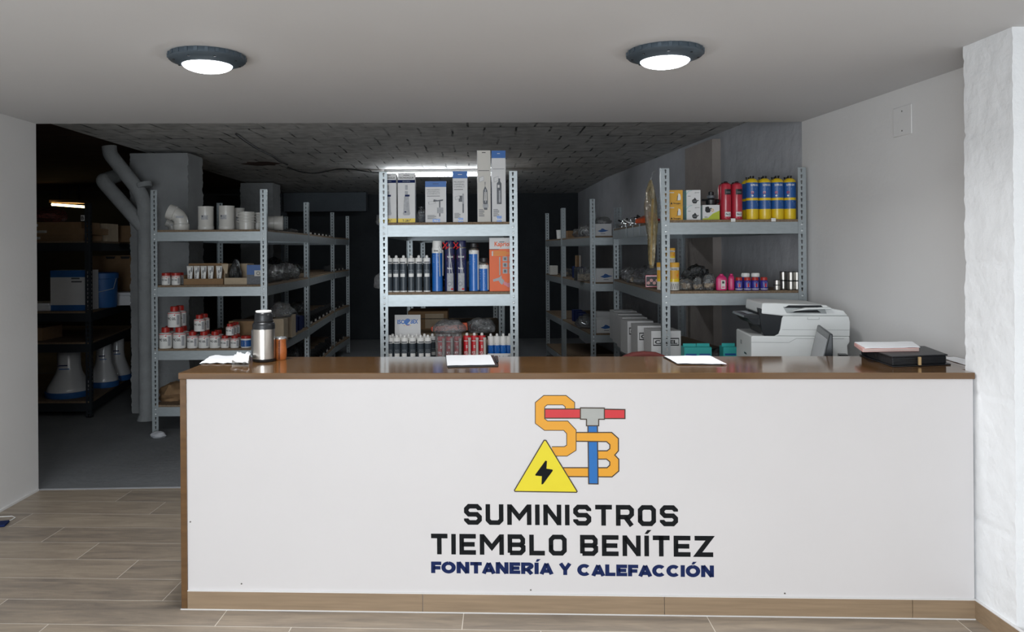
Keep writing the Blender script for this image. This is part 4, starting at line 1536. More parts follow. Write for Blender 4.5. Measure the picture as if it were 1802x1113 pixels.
one(carton('foam_gun_box', 'box', pxm(42, CF), .07, pxm(95, CF), M['orange'], art_gun), 'orange and white boxed foam gun beside the upright', at(882, CF + .05, Z2))
b = MB()
b.box(-.14, .14, 0, .24, 0, .19, M['picgrey'])
b.box(-.13, .0, -.001, 0.24, .17, .191, M['picpale'])
place(tag(b.build('grey_carton', smooth=False, bevel=.004), 'grey carton deep behind the short blue can', 'carton'), at(855, CF + .6, Z2))
one(lumpy('black_bundle', 'bag', .4, .3, .16, M['blackbag'], 33), 'black plastic bundle behind the grey cartridges on the middle shelf', at(740, CF + .75, Z2 ))
for i, (px_, z_, s_) in enumerate(((661, Z1, .08), (660, Z2, .1))):
    one(lumpy('plastic_bag', 'bag', s_, s_, s_ * 1.1, M['bag'], 41 + i), 'clear bag poking out past the upright on the %s shelf' % ('upper' if i == 0 else 'middle'), (PX(672 - 2 * i, 450, CF + .55), CF + .55, z_ + EPS))

# ------------------------------------------------------------------ goods on the shelving by the white wall
def art_amber(b, f, w, h):
    b.poly([(.02 * w, .3 * h), (.1 * w, .3 * h), (.13 * w, .62 * h), (.3 * w, .68 * h), (.32 * w, .45 * h), (.26 * w, .34 * h), (.04 * w, .28 * h)], f, 1, M['ink'])
    b.poly([(.14 * w, .32 * h), (.34 * w, .32 * h), (.36 * w, .5 * h), (.32 * w, .72 * h), (.2 * w, .78 * h), (.16 * w, .55 * h)], f, 2, M['white'])
    b.text('Stopgas', -.16 * w, .07 * h, .1 * h, f, 1, M['ink'], .03, .5 * w)
    b.poly([(-.36 * w, .06 * h), (-.2 * w, .06 * h), (-.28 * w, .2 * h)], f, 1, M['ink'])
    b.rect(-.42 * w, -.1 * w, .8 * h, .86 * h, f, 1, M['boxcream'])


def art_reg(b, f, w, h):
    b.text('gasovex', .1 * w, .8 * h, .08 * h, f, 1, M['ink'], 0, .32 * w)
    b.rect(-.4 * w, -.2 * w, .58 * h, .61 * h, f, 1, M['picgrey'])
    for q in stroke([(-.5 * w, .72 * h), (-.36 * w, .9 * h), (-.1 * w, .985 * h)], .02 * w):
        b.poly(q, f, 1, M['teal'])
    b.poly([(-.1 * w, .2 * h), (.0, .1 * h), (.2 * w, .1 * h), (.28 * w, .24 * h), (.2 * w, .38 * h), (.1 * w, .5 * h), (.02 * w, .4 * h), (-.1 * w, .34 * h)], f, 1, M['ink'])
    b.rect(-.04 * w, .2 * w, .22 * h, .29 * h, f, 2, M['picgrey'])
    b.rect(.26 * w, .36 * w, .26 * h, .33 * h, f, 1, M['ink'])


ha = pxm(26.8, RF)
KA = Kind(lambda: carton('adapter_box', 'box', pxm(25.5, RF), .1, ha - .0008, M['amber'], art_amber))
KA.put('amber valve box at the bottom, beside the front upright', at(1189.5, RF + .04, Z1))
KA.put('amber valve box stacked on another amber box', at(1189.5, RF + .04, Z1 + ha))
KR = Kind(lambda: carton('regulator_box', 'box', pxm(24.5, RF), .12, ha - .0008, M['boxwhite'], art_reg, M['teal']))
KR.put('lower white regulator box with turquoise sides', at(1221, RF + .05, Z1), -.1)
KR.put('upper white regulator box with turquoise sides, on top of its twin', at(1221, RF + .05, Z1 + ha), -.1)


def art_lime(b, f, w, h):
    b.poly([(-.5 * w, 0), (.5 * w, 0), (.5 * w, .62 * h), (.1 * w, .42 * h), (-.2 * w, .12 * h), (-.5 * w, .1 * h)], f, 1, M['lime'])
    b.poly([(-.36 * w, .6 * h), (-.26 * w, .48 * h), (-.08 * w, .5 * h), (-.02 * w, .66 * h), (-.16 * w, .9 * h), (-.34 * w, .86 * h)], f, 2, M['ink'])
    b.rect(-.06 * w, .02 * w, .72 * h, .8 * h, f, 2, M['ink'])
    for q in stroke([(.08 * w + .06 * w * math.cos(a), .65 * h + .09 * h * math.sin(a)) for a in [2 * math.pi * i / 10 for i in range(10)]], .03 * w, True):
        b.poly(q, f, 2, M['amber'])
    lines(b, f, 2, -.4 * w, .2 * h, .2 * w, 2, .06 * h, M['green'])


one(carton('regulator_box', 'box', pxm(30, RF), .09, pxm(26.5, RF), M['boxwhite'], art_lime), 'white and lime green regulator box under the black valve', at(1252, RF + .04, Z1))
zt = Z1 + pxm(26.5, RF)
o = thing('gas_regulator', 'black gas regulator standing on the lime green box', 'regulator', at(1252, RF + .085, zt), 0)
b = MB()
b.lathe([(0, 0), (.03, 0), (.034, .012), (.034, .034), (.02, .044), (.02, .05), (.017, .052), (.017, .085), (.013, .088), (0, .088)], M['black'], 24)
b.build('body', o)
b = MB()
b.tube([(-.06, 0, .034), (-.02, 0, .034)], .007, M['black'], 10)
b.tube([(.02, 0, .03), (.05, 0, .026)], .012, M['black'], 10)
b.build('outlet', o)
b = MB()
b.lathe([(.0205, .044), (.026, .046), (.026, .062), (.018, .066)], M['picgrey'], 24)
b.build('gauge_ring', o)


def make_gas(kind):
    o = thing('gas_can', '', 'gas canister')
    if kind == 'red':
        r, h = .0335, .245
        b = MB()
        f = round_map(r)
        b.lathe([(0, 0), (r * .93, 0), (r, .006), (r, h - .035), (r * .9, h - .018), (r * .5, h - .008), (r * .45, h - .008)], M['gasred'], 28)
        b.rect(-.02, .026, h - .085, h - .05, f, 1, M['ink'], 6)
        b.rect(-.012, .018, h - .075, h - .065, f, 2, M['picgrey'], 4)
        b.rect(-.02, .02, .02, .05, f, 1, M['boxwhite'], 6)
        b.text('N-2', -.014, .028, .014, f, 2, M['ink'], .03)
        lines(b, f, 1, -.02, .012, .03, 1, .008, M['boxcream'])
        b.build('can', o)
        b = MB()
        b.lathe([(r * .5, h - .008), (r * .42, h - .008), (.01, h), (0, h + .002)], M['black'], 16)
        b.build('valve', o)
    else:
        r, h = .0388, .264
        b = MB()
        f = round_map(r)
        b.lathe([(0, 0), (r * .95, 0), (r, .006), (r, .067)], M['gasyellow'], 32)
        b.lathe([(r, .067), (r + .0004, .0672), (r + .0004, .122), (r, .1222)], M['gasblue'], 32)
        b.lathe([(r, .1222), (r, .138)], M['gasyellow'], 32)
        b.lathe([(r, .138), (r + .0004, .1382), (r + .0004, h - .028), (r, h - .0278)], M['gasblue'], 32)
        b.lathe([(r, h - .0278), (r * .9, h - .014), (r * .5, h - .002), (.013, h)], M['gasyellow'], 32)
        b.text('SUPER-GAS', -.026, h - .05, .012, f, 2, M['white'], .03, .05)
        lines(b, f, 2, -.022, h - .072, .034, 1, .008, M['greytext'])
        b.poly([(-.016 + .009 * math.cos(a), .172 + .009 * math.sin(a)) for a in [2 * math.pi * i / 8 for i in range(8)]], f, 2, M['gasred'])
        b.poly([(-.016, .144), (-.009, .151), (-.016, .158), (-.023, .151)], f, 2, M['white'])
        lines(b, f, 2, -.024, .11, .045, 3, .011, M['greytext'])
        b.build('can', o)
        b = MB()
        b.lathe([(.013, h), (.013, h + .008), (.0145, h + .009), (.0145, h + .016), (0, h + .016)], M['black'], 16)
        b.build('valve', o)
    return o


KGR = Kind(lambda: make_gas('red'))
for i, p_ in enumerate((1278, 1297.3)):
    KGR.put('crimson gas can in the front row, %s' % ('next to the lime green box' if i == 0 else 'next to the yellow canisters'), at(p_, RF + .055, Z1), .1, group='crimson gas cans')
for i, p_ in enumerate((1273.5, 1292)):
    KGR.put('crimson gas can in the rear row behind the %s front one' % ORD[i], at(p_, RF + .135, Z1), .2, group='crimson gas cans')
KGY = Kind(lambda: make_gas('yellow'))
for i, p_ in enumerate((1324, 1346.3, 1368.4, 1390.3)):
    KGY.put('blue and yellow gas canister in the front row, %s from the crimson cans' % ORD[i], at(p_, RF + .06, Z1), .15 - .12 * i, group='blue and yellow gas canisters')
for i, p_ in enumerate((1316.5, 1339, 1361.5, 1384)):
    KGY.put('blue and yellow gas canister in the rear row, %s from the crimson cans' % ORD[i], at(p_, RF + .155, Z1), .3, group='blue and yellow gas canisters')
for i, p_ in enumerate((1290.5, 1361.5)):
    b = MB()
    b.box(-.014, .014, -.004, -.0005, -.014, .006, M['white'])
    b.box(-.014, .014, -.004, .02, .0062, .0075, M['white'])
    place(tag(b.build('price_clip', smooth=False, bevel=.0008), 'small white price clip on the board edge below the %s' % ('crimson cans' if i == 0 else 'yellow canisters'), 'price clip', 'price clips'), (PX(p_, 387, RF), RF + .0055, Z1))


# --- second shelf
def make_tub():
    o = thing('wipes_tub', '', 'tub')
    r, h = .0375, .18
    b = MB()
    f = round_map(r)
    b.lathe([(0, 0), (r, .002), (r, h - .03)], M['boxcream'], 28)
    b.rect(-r * 1.5, r * 1.5, .075, .13, f, 1, M['amber'], 12)
    b.rect(-r * 1.5, r * 1.5, .056, .075, f, 1, M['gasyellow'], 12)
    b.poly([(-.02, .085), (.0, .12), (.016, .1), (.024, .115), (.02, .082)], f, 2, M['orange'])
    b.text('WIPES', -.022, .13, .014, f, 2, M['picgrey'], .02, .04)
    for k in range(5):
        b.poly([(-.028 + .011 * k, .01), (-.02 + .011 * k, .045), (-.016 + .011 * k, .045), (-.024 + .011 * k, .01)], f, 2, M['picgrey'])
    b.build('body', o)
    b = MB()
    b.lathe([(r, h - .03), (r + .002, h - .03), (r + .002, h - .004), (r, h), (0, h)], M['amber'], 28)
    b.build('lid', o)
    return o


KT = Kind(make_tub)
KT.put('yellow lidded wipes tub standing behind the front upright', at(1184.5, RF + .1, Z2))
KT.put('yellow lidded wipes tub at the side edge, showing past the upright', at(1166, RF + .17, Z2))
KT.put('small yellow lidded tub stacked on the wipes tub', at(1179.5, RF + .1, Z2 + .1805), 0, (.82, .82, .52))
for i, (p_, sx, sy, sz, cm, Y) in enumerate(((1206, .09, .1, .075, 'brass', .1), (1227, .06, .1, .085, 'brass', .1), (1247, .08, .1, .105, 'brass', .1), (1224, .2, .14, .15, None, .38), (1268, .08, .08, .06, 'brass', .28))):
    o = lumpy('fittings_bag', 'bag', sx, sy, sz, M['bag'] if cm else M['blackbag'], 51 + i, M[cm] if cm else None, .35)
    one(o, ['low clear bag of brass fittings next to the wipes tub', 'clear bag of brass fittings in the middle of the bags on the gas shelving', 'largest clear bag of brass fittings beside the magenta bottles', 'smoky plastic bag slumped behind the brass fittings', 'small bag of brass fittings behind the magenta bottles'][i], at(p_, RF + Y, Z2))


def make_bottle():
    o = thing('magenta_bottle', '', 'bottle')
    b = MB()
    w, d, h = .034, .024, .086
    vs, fs, n = [], [], 20
    prof = [(0, .8), (.003, .95), (.01, 1), (.07, 1), (.082, .9), (.09, .7), (.098, .4)]
    for z, k in prof:
        for i in range(n):
            a = 2 * math.pi * i / n
            c_, s_ = math.cos(a), math.sin(a)
            vs.append((k * w * math.copysign(abs(c_) ** .5, c_), k * d * math.copysign(abs(s_) ** .5, s_), z))
    for j in range(len(prof) - 1):
        for i in range(n):
            fs.append((j * n + i, j * n + (i + 1) % n, (j + 1) * n + (i + 1) % n, (j + 1) * n + i))
    fs.append(tuple(range(n - 1, -1, -1)))
    fs.append(tuple(range((len(prof) - 1) * n, len(prof) * n)))
    b.add(vs, fs, M['magenta'])
    f = flat_map(-d - .0006)
    b.rect(-.004, .022, .012, .066, f, 1, M['boxcream'])
    b.rect(.002, .016, .045, .06, f, 2, M['ink'])
    b.rect(.0, .018, .018, .026, f, 2, M['magenta'])
    b.build('body', o)
    b = MB()
    b.lathe([(.013, .096), (.013, .104), (.011, .106), (0, .106)], M['magenta'], 14)
    b.build('cap', o)
    return o


KM = Kind(make_bottle)
KM.put('flat magenta bottle with white label beside the brass fittings', at(1269, RF + .05, Z2), -.2, group='magenta bottles')
KM.put('magenta bottle with ribbed side beside the violet jars', at(1286.5, RF + .07, Z2), 1.2, (.85, .85, 1), group='magenta bottles')


def make_jar(body, lid, h=.092, r=.0265, lr=.021, style='glue'):
    def mk():
        o = thing('glue_jar', '', 'jar')
        b = MB()
        f = round_map(r)
        b.lathe([(0, 0), (r * .95, 0), (r, .004), (r, h * .66), (r * .94, h * .72), (lr, h * .76)], body, 26)
        if style == 'violet':
            b.poly([(-.008, .02), (.008, .02), (.01, .05), (.0, .056), (-.012, .046)], f, 1, M['boxcream'])
            b.rect(-.004, .004, .022, .044, f, 2, M['red'])
            b.rect(-r * 1.4, r * 1.4, .006, .011, f, 1, M['boxcream'], 10)
        elif style == 'glue':
            k, q = h / .1, r / .0265
            b.text('PVC GEL', -.023 * q, .036 * k, .012 * k, f, 2, M['ink'], .03, .036 * q)
            b.poly([(-.02 * q, .053 * k), (-.004 * q, .053 * k), (.002 * q, .059 * k), (.01 * q, .055 * k), (.01 * q, .064 * k), (-.02 * q, .066 * k)], f, 1, M['red'])
            b.rect(-r * 1.4, r * 1.4, .066 * k, .069 * k, f, 1, M['red'], 10)
            lines(b, f, 1, -.022 * q, .027 * k, .032 * q, 3, .008 * k, M['picpale'])
            b.rect(.016 * q, .028 * q, .012 * k, .058 * k, f, 1, M['picpale'], 4)
        elif style == 'blue':
            b.rect(-r * 1.4, r * 1.4, h * .1, h * .64, f, 1, M['gasblue'], 10)
            lines(b, f, 2, -.02, h * .5, .03, 4, h * .09, M['greytext'])
        b.build('body', o)
        b = MB()
        n = 26
        b.lathe([(lr, h * .76), (lr * 1.04, h * .765), (lr * 1.04, h * .97), (lr * .96, h), (0, h)], lid, n)
        for i in range(0, 26):
            T = Matrix.Rotation(2 * math.pi * i / 26, 4, 'Z')
            b.box(lr * 1.03, lr * 1.07, -.001, .001, h * .78, h * .95, lid, T)
        b.build('lid', o)
        return o
    return mk


KV = Kind(make_jar(M['purpleblue'], M['redlid'], .083, .024, .019, 'violet'))
for i, p_ in enumerate((1300, 1314.8, 1328.5, 1344)):
    KV.put('violet jar with red lid, %s from the magenta bottles' % ORD[i], at(p_, RF + .05, Z2), .1 * i - .2, group='violet jars')
KW = Kind(make_jar(M['purpleblue'], M['white'], .108, .0265, .024, 'violet'))
KW.put('violet jar with white lid behind the second red lidded jar', at(1311.5, RF + .13, Z2), group='violet jars')
KW.put('violet jar with white lid behind the third red lidded jar', at(1329, RF + .13, Z2), group='violet jars')


def make_spool():
    o = thing('solder_spool', '', 'spool')
    b = MB()
    r, h = .0225, .058
    b.lathe([(0, 0), (r, 0), (r, .003), (r * .88, .0031), (r * .88, h - .0031), (r, h - .003), (r, h), (.008, h), (.008, h - .002), (0, h - .002)], M['black'], 24)
    b.build('reel', o)
    b = MB()
    b.lathe([(r * .93, .0032)] + [(r * (.93 if i % 2 else .96), .0032 + (h - .0064) * i / 24) for i in range(1, 25)], M['tin'], 24)
    b.build('wire', o)
    return o


KS = Kind(make_spool)
for i, p_ in enumerate((1380.2, 1391.5, 1402.4)):
    for j in range(2):
        yy = RF + (.12 if i == 0 else .06)
        KS.put('solder spool %s, %s of the three tall stacks from the violet jars' % (('at the bottom', 'on top')[j], ORD[i]), at(p_ if i else 1378, yy, Z2 + j * .0585), .2 * i, group='solder spools')
for j in range(2):
    KS.put('small solder spool %s of the short stack next to the violet jars' % ('at the bottom', 'on top')[j], at(1366.8, RF + .05, Z2 + j * .0325), 0, (.98, .98, .55), group='solder spools')

# loose goods along the side edge of that shelf
for i, (p_, Y, sx, sy, sz, kind, lb) in enumerate((
        (1106, 6.72, .14, .14, .11, None, 'pale crinkled bag at the far end of the gas canister shelving'),
        (1118, 6.2, .15, .14, .07, 'brass', 'low bag of brass fittings along the side edge of the shelf'),
        (1128, 5.95, .12, .12, .06, 'chrome', 'flat bag of chrome fittings along the side edge of the shelf'),
        (1152, 5.75, .16, .2, .16, None, 'tall crumpled clear bag behind the wipes tubs'),
        (1144, 6.5, .3, .2, .13, 'chrome', 'wide clear bag of chrome parts deep on the shelf'))):
    o = lumpy('fittings_bag', 'bag', sx, sy, sz, M['bag'], 71 + i, M[kind] if kind else None, .35)
    one(o, lb, at(p_, Y, Z2))
b = MB()
b.box(-.05, .05, 0, .12, 0, .085, M['gasred'])
f = flat_map(0)
b.rect(-.045, .045, .008, .075, f, 1, M['ink'])
for k_ in range(4):
    b.poly([(-.03 + .02 * k_ + .012 * math.cos(a), .03 + .018 * (k_ % 2) + .012 * math.sin(a)) for a in [2 * math.pi * i / 9 for i in range(9)]], f, 2, M['pink'])
place(tag(b.build('fittings_box', smooth=False, bevel=.002), 'dark red printed box at the side edge behind the wipes tubs', 'box'), at(1148.5, 5.42, Z2), -.25)


# chromed taps lying on the upper shelf and hanging price strips
def make_tap():
    o = thing('tap', '', 'tap')
    b = MB()
    b.tube([(-.05, 0, .018), (.0, 0, .018), (.03, 0, .03), (.055, 0, .05)], [.012, .015, .012, .009], M['chrome'], 12)
    b.lathe([(.014, 0), (.018, .002), (.018, .012), (.012, .03), (.012, .045), (0, .05)], M['chrome'], 14)
    b.build('body', o)
    b = MB()
    b.tube([(0, 0, .048), (-.035, 0, .06)], [.006, .008], M['black'], 10)
    b.build('lever', o)
    return o


KTP = Kind(make_tap)
for i, (p_, Y) in enumerate(((1094, 6.55), (1101, 6.25), (1110, 6.0), (1119, 5.75), (1126, 5.6))):
    KTP.put('chrome tap with black lever lying on the upper shelf, %s from the far end' % ORD[i], at(p_, Y, Z1, 395), .6 + i * 1.1, group='chrome taps')
b = MB()
b.side([(-.07, 0), (.07, 0), (.07, .045), (.05, .06), (.03, .085), (.015, .06), (-.07, .03)], -.04, .04, M['orangebag'])
b.tube([(.07, -.02, .02), (.14, -.02, .022)], .012, M['red'], 10)
place(tag(b.build('pipe_tool', smooth=False, bevel=.005), 'orange red hand tool lying among the chrome taps', 'tool'), at(1138, 5.5, Z1, 390), .4)
L0, L1 = Vector((rl, RF)), Vector((1.275, 6.98))
for i, t in enumerate((.2, .36, .5, .64)):
    p = L0.lerp(L1, t)
    b = MB()
    b.box(-.0025, -.0005, -.016, .016, -.085, -.0, M['greytext'])
    b.box(-.0025, .02, -.016, .016, 0.0005, .0015, M['greytext'])
    place(tag(b.build('price_strip', smooth=False), 'pale price strip hanging below the chrome taps, %s from the upright' % ORD[i], 'price strip', 'price strips'), (p.x - .0005, p.y, Z1 + .0003), -.015)

# yellowish translucent plastic hanging from the upright
b = MB()
n = 12
vs, fs = [], []
prof = [(0.0, .008), (.06, .03), (.16, .045), (.28, .04), (.4, .03), (.5, .022), (.56, .012)]
for z, r in prof:
    for i in range(n):
        a = 2 * math.pi * i / n
        k = 1 + .3 * math.sin(3 * a + z * 9)
        vs.append((r * k * math.cos(a) * .75, r * k * math.sin(a) * 1.2, -z))
for j in range(len(prof) - 1):
    for i in range(n):
        fs.append((j * n + i, (j + 1) * n + i, (j + 1) * n + (i + 1) % n, j * n + (i + 1) % n))
b.add(vs, fs, M['goldbag'])
b.tube([(.0, 0, 0), (.012, 0, .05), (.03, 0, .06)], .003, M['bag'], 8)
top = W(1156, 318, RF + .06)
o = thing('hanging_bag', 'long yellowish clear plastic hanging from the front upright beside the amber boxes', 'hanging bag', (rl - .058, RF + .03, top.z), .2)
b.build('plastic', o)
b = MB()
b.tube([(.012, 0, -.12), (.004, .0, -.35), (-.006, 0, -.54)], .007, M['amber'], 8)
b.build('roll', o)

# --- lower shelf: printed white cartons, chrome valves, turquoise boxes
def art_cab(b, f, w, h):
    u0, v0 = -.44 * w, .6 * h
    W2, H2 = .88 * w, .21 * h
    b.rect(u0, u0 + W2, v0, v0 + H2, f, 1, M['ink'])
    b.rect(u0 + .02 * w, u0 + W2 - .02 * w, v0 + .03 * h, v0 + H2 - .03 * h, f, 2, M['boxwhite'])
    b.text('CABEL', u0 + .06 * w, v0 + .055 * h, .1 * h, f, 3, M['ink'], .04, W2 - .12 * w)


KC = Kind(lambda: carton('tap_carton', 'carton', .195, .22, .245, M['boxwhite'], art_cab))
spots = [(1171, 5.12, .0), (1137.5, 5.42, 0.0), (1118, 5.78, .05), (1108, 6.08, .0), (1100, 6.4, .04), (1092, 6.68, 0)]
for i, (p_, Y, a_r) in enumerate(spots):
    KC.put('white carton with framed black lettering, %s along the side edge from the upright' % ORD[i], at(p_ + (8 if i else 0), Y, Z3 + (.0 if i else .0)), a_r, (1, 1, 1.02 if i else 1), group='white printed cartons')


def make_valve():
    o = thing('ball_valve', '', 'valve')
    b = MB()
    b.tube([(-.032, 0, .02), (-.018, 0, .02), (-.017, 0, .02), (.017, 0, .02), (.018, 0, .02), (.032, 0, .02)], [.015, .015, .02, .02, .015, .015], M['chrome'], 14)
    b.build('body', o)
    b = MB()
    b.lathe([(.007, .038), (.006, .048), (0, .048)], M['chrome'], 10)
    b.box(-.006, .04, -.006, .006, .046, .05, M['chrome'])
    b.build('handle', o)
    return o


KVV = Kind(make_valve)
vv = [(1129, 5.28, 0), (1135, 5.2, 0), (1131, 5.24, .04), (1157, 5.0, 0), (1183, 4.965, 0), (1196, 4.96, 0), (1185, 5.01, .045), (1214, 5.32, .07)]
for i, (p_, Y, dz) in enumerate([(1144, 5.385, 0), vv[3], vv[4]]):
    KVV.put('chrome ball valve in front of the white cartons, %s from the deep end' % ORD[i], at(p_, Y, Z3 + dz, 600), (0, 1.5, 2.5)[i], 1.3, group='chrome ball valves')


def art_teal(b, f, w, h):
    b.rect(-.4 * w, .4 * w, .66 * h, .74 * h, f, 1, M['gasblue'])
    b.poly([(.2 * w * math.cos(a), .3 * h + .22 * h * math.sin(a)) for a in [2 * math.pi * i / 14 for i in range(14)]], f, 1, M['boxcream'])
    b.rect(-.06 * w, .06 * w, .2 * h, .42 * h, f, 2, M['picgrey'])


KTE = Kind(lambda: carton('turquoise_box', 'box', pxm(24, RF), .1, pxm(43, RF), M['teal'], art_teal, flap=.02))
for i, p_ in enumerate((1215, 1239, 1284)):
    KTE.put('turquoise valve box %s' % ['next to the white printed carton', 'second from the white printed carton', 'beside the printer'][i], at(p_, RF + .06, Z3), -.06, group='turquoise boxes')
one(lumpy('fittings_bag', 'bag', .16, .14, .12, M['blackbag'], 91, M['chrome'], .3), 'dark bag of fittings between the turquoise boxes', at(1261, RF + .3, Z3))

# ------------------------------------------------------------------ deeper shelving along the store side wall
def art_map(b, f, w, h):
    b.poly([(-.3 * w, .4 * h), (-.12 * w, .5 * h), (-.05 * w, .62 * h), (.06 * w, .58 * h), (.14 * w, .5 * h), (.34 * w, .44 * h), (.1 * w, .34 * h), (-.08 * w, .3 * h)], f, 1, M['gasblue'])
    b.rect(-.12 * w, .14 * w, .16 * h, .2 * h, f, 1, M['picgrey'])


KMP = Kind(lambda: carton('logo_carton', 'carton', .2, .25, .13, M['boxwhite'], art_map))
y2 = 7.88
KMP.put('white carton with blue emblem on the upper shelf behind the taps', at(1061, y2, S2[3]), 0, (.9, 1, .95), group='white cartons with blue emblem')
KMP.put('white carton with blue emblem on the middle shelf behind the gas canister shelving', at(1066, y2, S2[2]), 0, (1, 1, 1.05), group='white cartons with blue emblem')
KMP.put('white carton with blue emblem on the lower shelf behind the gas canister shelving', at(1066, y2, S2[1]), 0, (1, 1, 1.05), group='white cartons with blue emblem')
KMP.put('white carton stacked behind the blue emblem carton on the lower shelf', at(1066, y2 + .27, S2[1]), 0, (1, .5, 1.5), group='white cartons with blue emblem')
one(lumpy('fittings_bag', 'bag', .18, .2, .07, M['bag'], 101, M['white'], .35), 'clear bag of white fittings on top of the blue emblem carton', at(1061, y2 + .12, S2[3] + .125))
for i, (p_, Y, s_) in enumerate(((1034, 8.26, .17), (1026, 8.5, .17), (1018, 8.85, .17))):
    one(lumpy('fittings_bag', 'bag', s_, s_, s_ * .7, M['bag'], 104 + i, M['white'] if i < 2 else None, .35), 'crumpled bag of white fittings on the upper rear shelf, %s from the upright' % ORD[i], at(p_ + 4, Y, S2[3], 400))
b = MB()
b.lathe([(0, 0), (.045, 0), (.05, .1), (.052, .1), (.052, .11), (0, .112)], M['white'], 20)
place(tag(b.build('white_tub'), 'small white tub on the deepest upper shelf', 'tub'), at(986, 9.75, S2[3], 400))
one(carton('brown_box', 'box', .14, .15, .09, M['card']), 'small brown box on the upper shelf beside the paired uprights', at(1009, 9.3, S2[3], 400))
KBX = Kind(lambda: carton('dark_box', 'box', .1, .14, .15, M['gasblue'] if False else M['lognavy'], lambda b, f, w, h: (b.rect(-.16 * w, -.02 * w, .5 * h, .85 * h, f, 1, M['boxcream']), b.rect(.06 * w, .2 * w, .5 * h, .85 * h, f, 1, M['boxcream']))))
for i, (p_, Y, z) in enumerate(((1020, 8.75, S2[2]), (1015, 9.05, S2[2]), (1025, 8.55, S2[1]), (1020, 8.85, S2[1]), (1014, 9.15, S2[1]))):
    KBX.put('dark navy fittings box on the rear %s shelf, %s from the paired uprights' % (('middle', 'lower')[z < 1], ('second', 'first', 'third', 'second', 'first')[i]), at(p_ + 3, Y, z, 500), .05, (1, 1, .9), group='dark navy boxes')
one(carton('amber_book_box', 'box', .05, .12, .13, M['card'], lambda b, f, w, h: b.rect(.1 * w, .4 * w, 0, h, f, 1, M['boxcream'])), 'narrow brown and cream box standing on the navy boxes', at(1018.5, 8.78, S2[2] + .1355, 450))
# clear open bin
b = MB()
b.box(-.09, .09, 0, .2, 0, .004, M['bag'])
for x0_, x1_, y0_, y1_ in ((-.09, .09, 0, .003), (-.09, .09, .197, .2), (-.09, -.087, .003, .197), (.087, .09, .003, .197)):
    b.box(x0_, x1_, y0_, y1_, .004, .14 if y0_ != 0 else .09, M['bag'])
b.box(-.08, .08, .02, .18, .005, .07, M['brass'])
place(tag(b.build('clear_bin', smooth=False), 'clear plastic bin of fittings on the rear middle shelf', 'bin'), at(1031, 8.2, S2[2], 480), .05)
one(lumpy('fittings_bag', 'bag', .2, .2, .14, M['bag'], 111, M['chrome'], .35), 'clear bag of chrome parts on the rear lower shelf beside the upright', at(1030, 8.42, S2[1], 580))
one(lumpy('fittings_bag', 'bag', .16, .2, .09, M['bag'], 112, M['brass'], .35), 'bag of brass fittings on the deepest middle shelf', at(998, 9.95, S2[2], 480))
one(lumpy('fittings_bag', 'bag', .14, .2, .08, M['bag'], 113, M['chrome'], .35), 'bag of chrome fittings on the deepest middle shelf', at(1010, 9.75, S2[2], 480))
one(carton('white_box', 'box', .1, .14, .12, M['boxcream']), 'plain cream box on the deepest middle shelf', at(975, 10.3, S2[2], 480))
b = MB()
b.lathe([(0, 0), (.2, 0), (.24, .03), (.24, .08), (.2, .12), (.0, .13)], M['bag'], 24, sx=1.0, sy=.8)
b.lathe([(.14, .03), (.2, .03), (.2, .11), (.14, .11), (.14, .03)], M['pvc'], 24)
place(tag(b.build('hose_coil'), 'coiled hose in clear plastic on the bottom shelf by the store aisle', 'hose coil'), at(1030, 8.25, S2[0], 610))

# ------------------------------------------------------------------ goods on the shelving beside the drain pipe
def ring_prof(r0, r1, z0, z1):
    return [(r0, z0), (r1, z0), (r1, z1), (r0, z1), (r0, z0)]


def make_elbow():
    o = thing('pipe_elbow', '', 'pipe fitting')
    r = .058
    b = MB()
    pts = [(.0, 0, .0), (.0, 0, .06)]
    for i in range(1, 9):
        a = math.radians(67) * i / 8
        pts.append((-.085 * (1 - math.cos(a)), 0, .06 + .085 * math.sin(a)))
    a = math.radians(67)
    dx, dz = -math.sin(a), math.cos(a)
    ex, ez = pts[-1][0], pts[-1][2]
    pts.append((ex + dx * .05, 0, ez + dz * .05))
    b.tube(pts, r, M['pvc'], 28)
    b.tube([(0, 0, 0), (0, 0, .008), (0, 0, .012), (0, 0, .05), (0, 0, .055)], [r + .003, r + .003, r + .006, r + .006, r], M['pvc'], 28)
    q = lambda t: (ex + dx * t, 0, ez + dz * t)
    b.tube([q(-.005), q(0), q(.045), q(.055)], [r, r + .007, r + .007, r + .004], M['pvc'], 28)
    b.build('body', o)
    b = MB()
    b.rect(-.03, .03, .1, .118, flat_map(-r - .001), 1, M['picpale'])
    b.build('stamp', o)
    return o


def make_coupling():
    o = thing('pipe_coupling', '', 'pipe fitting')
    b = MB()
    r, h = .062, .195
    f = round_map(r)
    b.lathe([(r - .006, 0), (r, 0), (r + .003, .004), (r + .003, .03), (r, .036), (r, h - .01), (r + .002, h - .006), (r + .002, h), (r - .006, h), (r - .006, .01), (r - .006, 0)], M['pvc'], 32)
    b.build('body', o)
    b = MB()
    b.rect(-.025, .03, .085, .12, f, 1, M['picpale'], 10)
    b.rect(-.02, -.008, .105, .118, f, 2, M['picgrey'], 3)
    lines(b, f, 2, -.004, .114, .03, 3, .009, M['boxcream'])
    b.build('stamp', o)
    return o


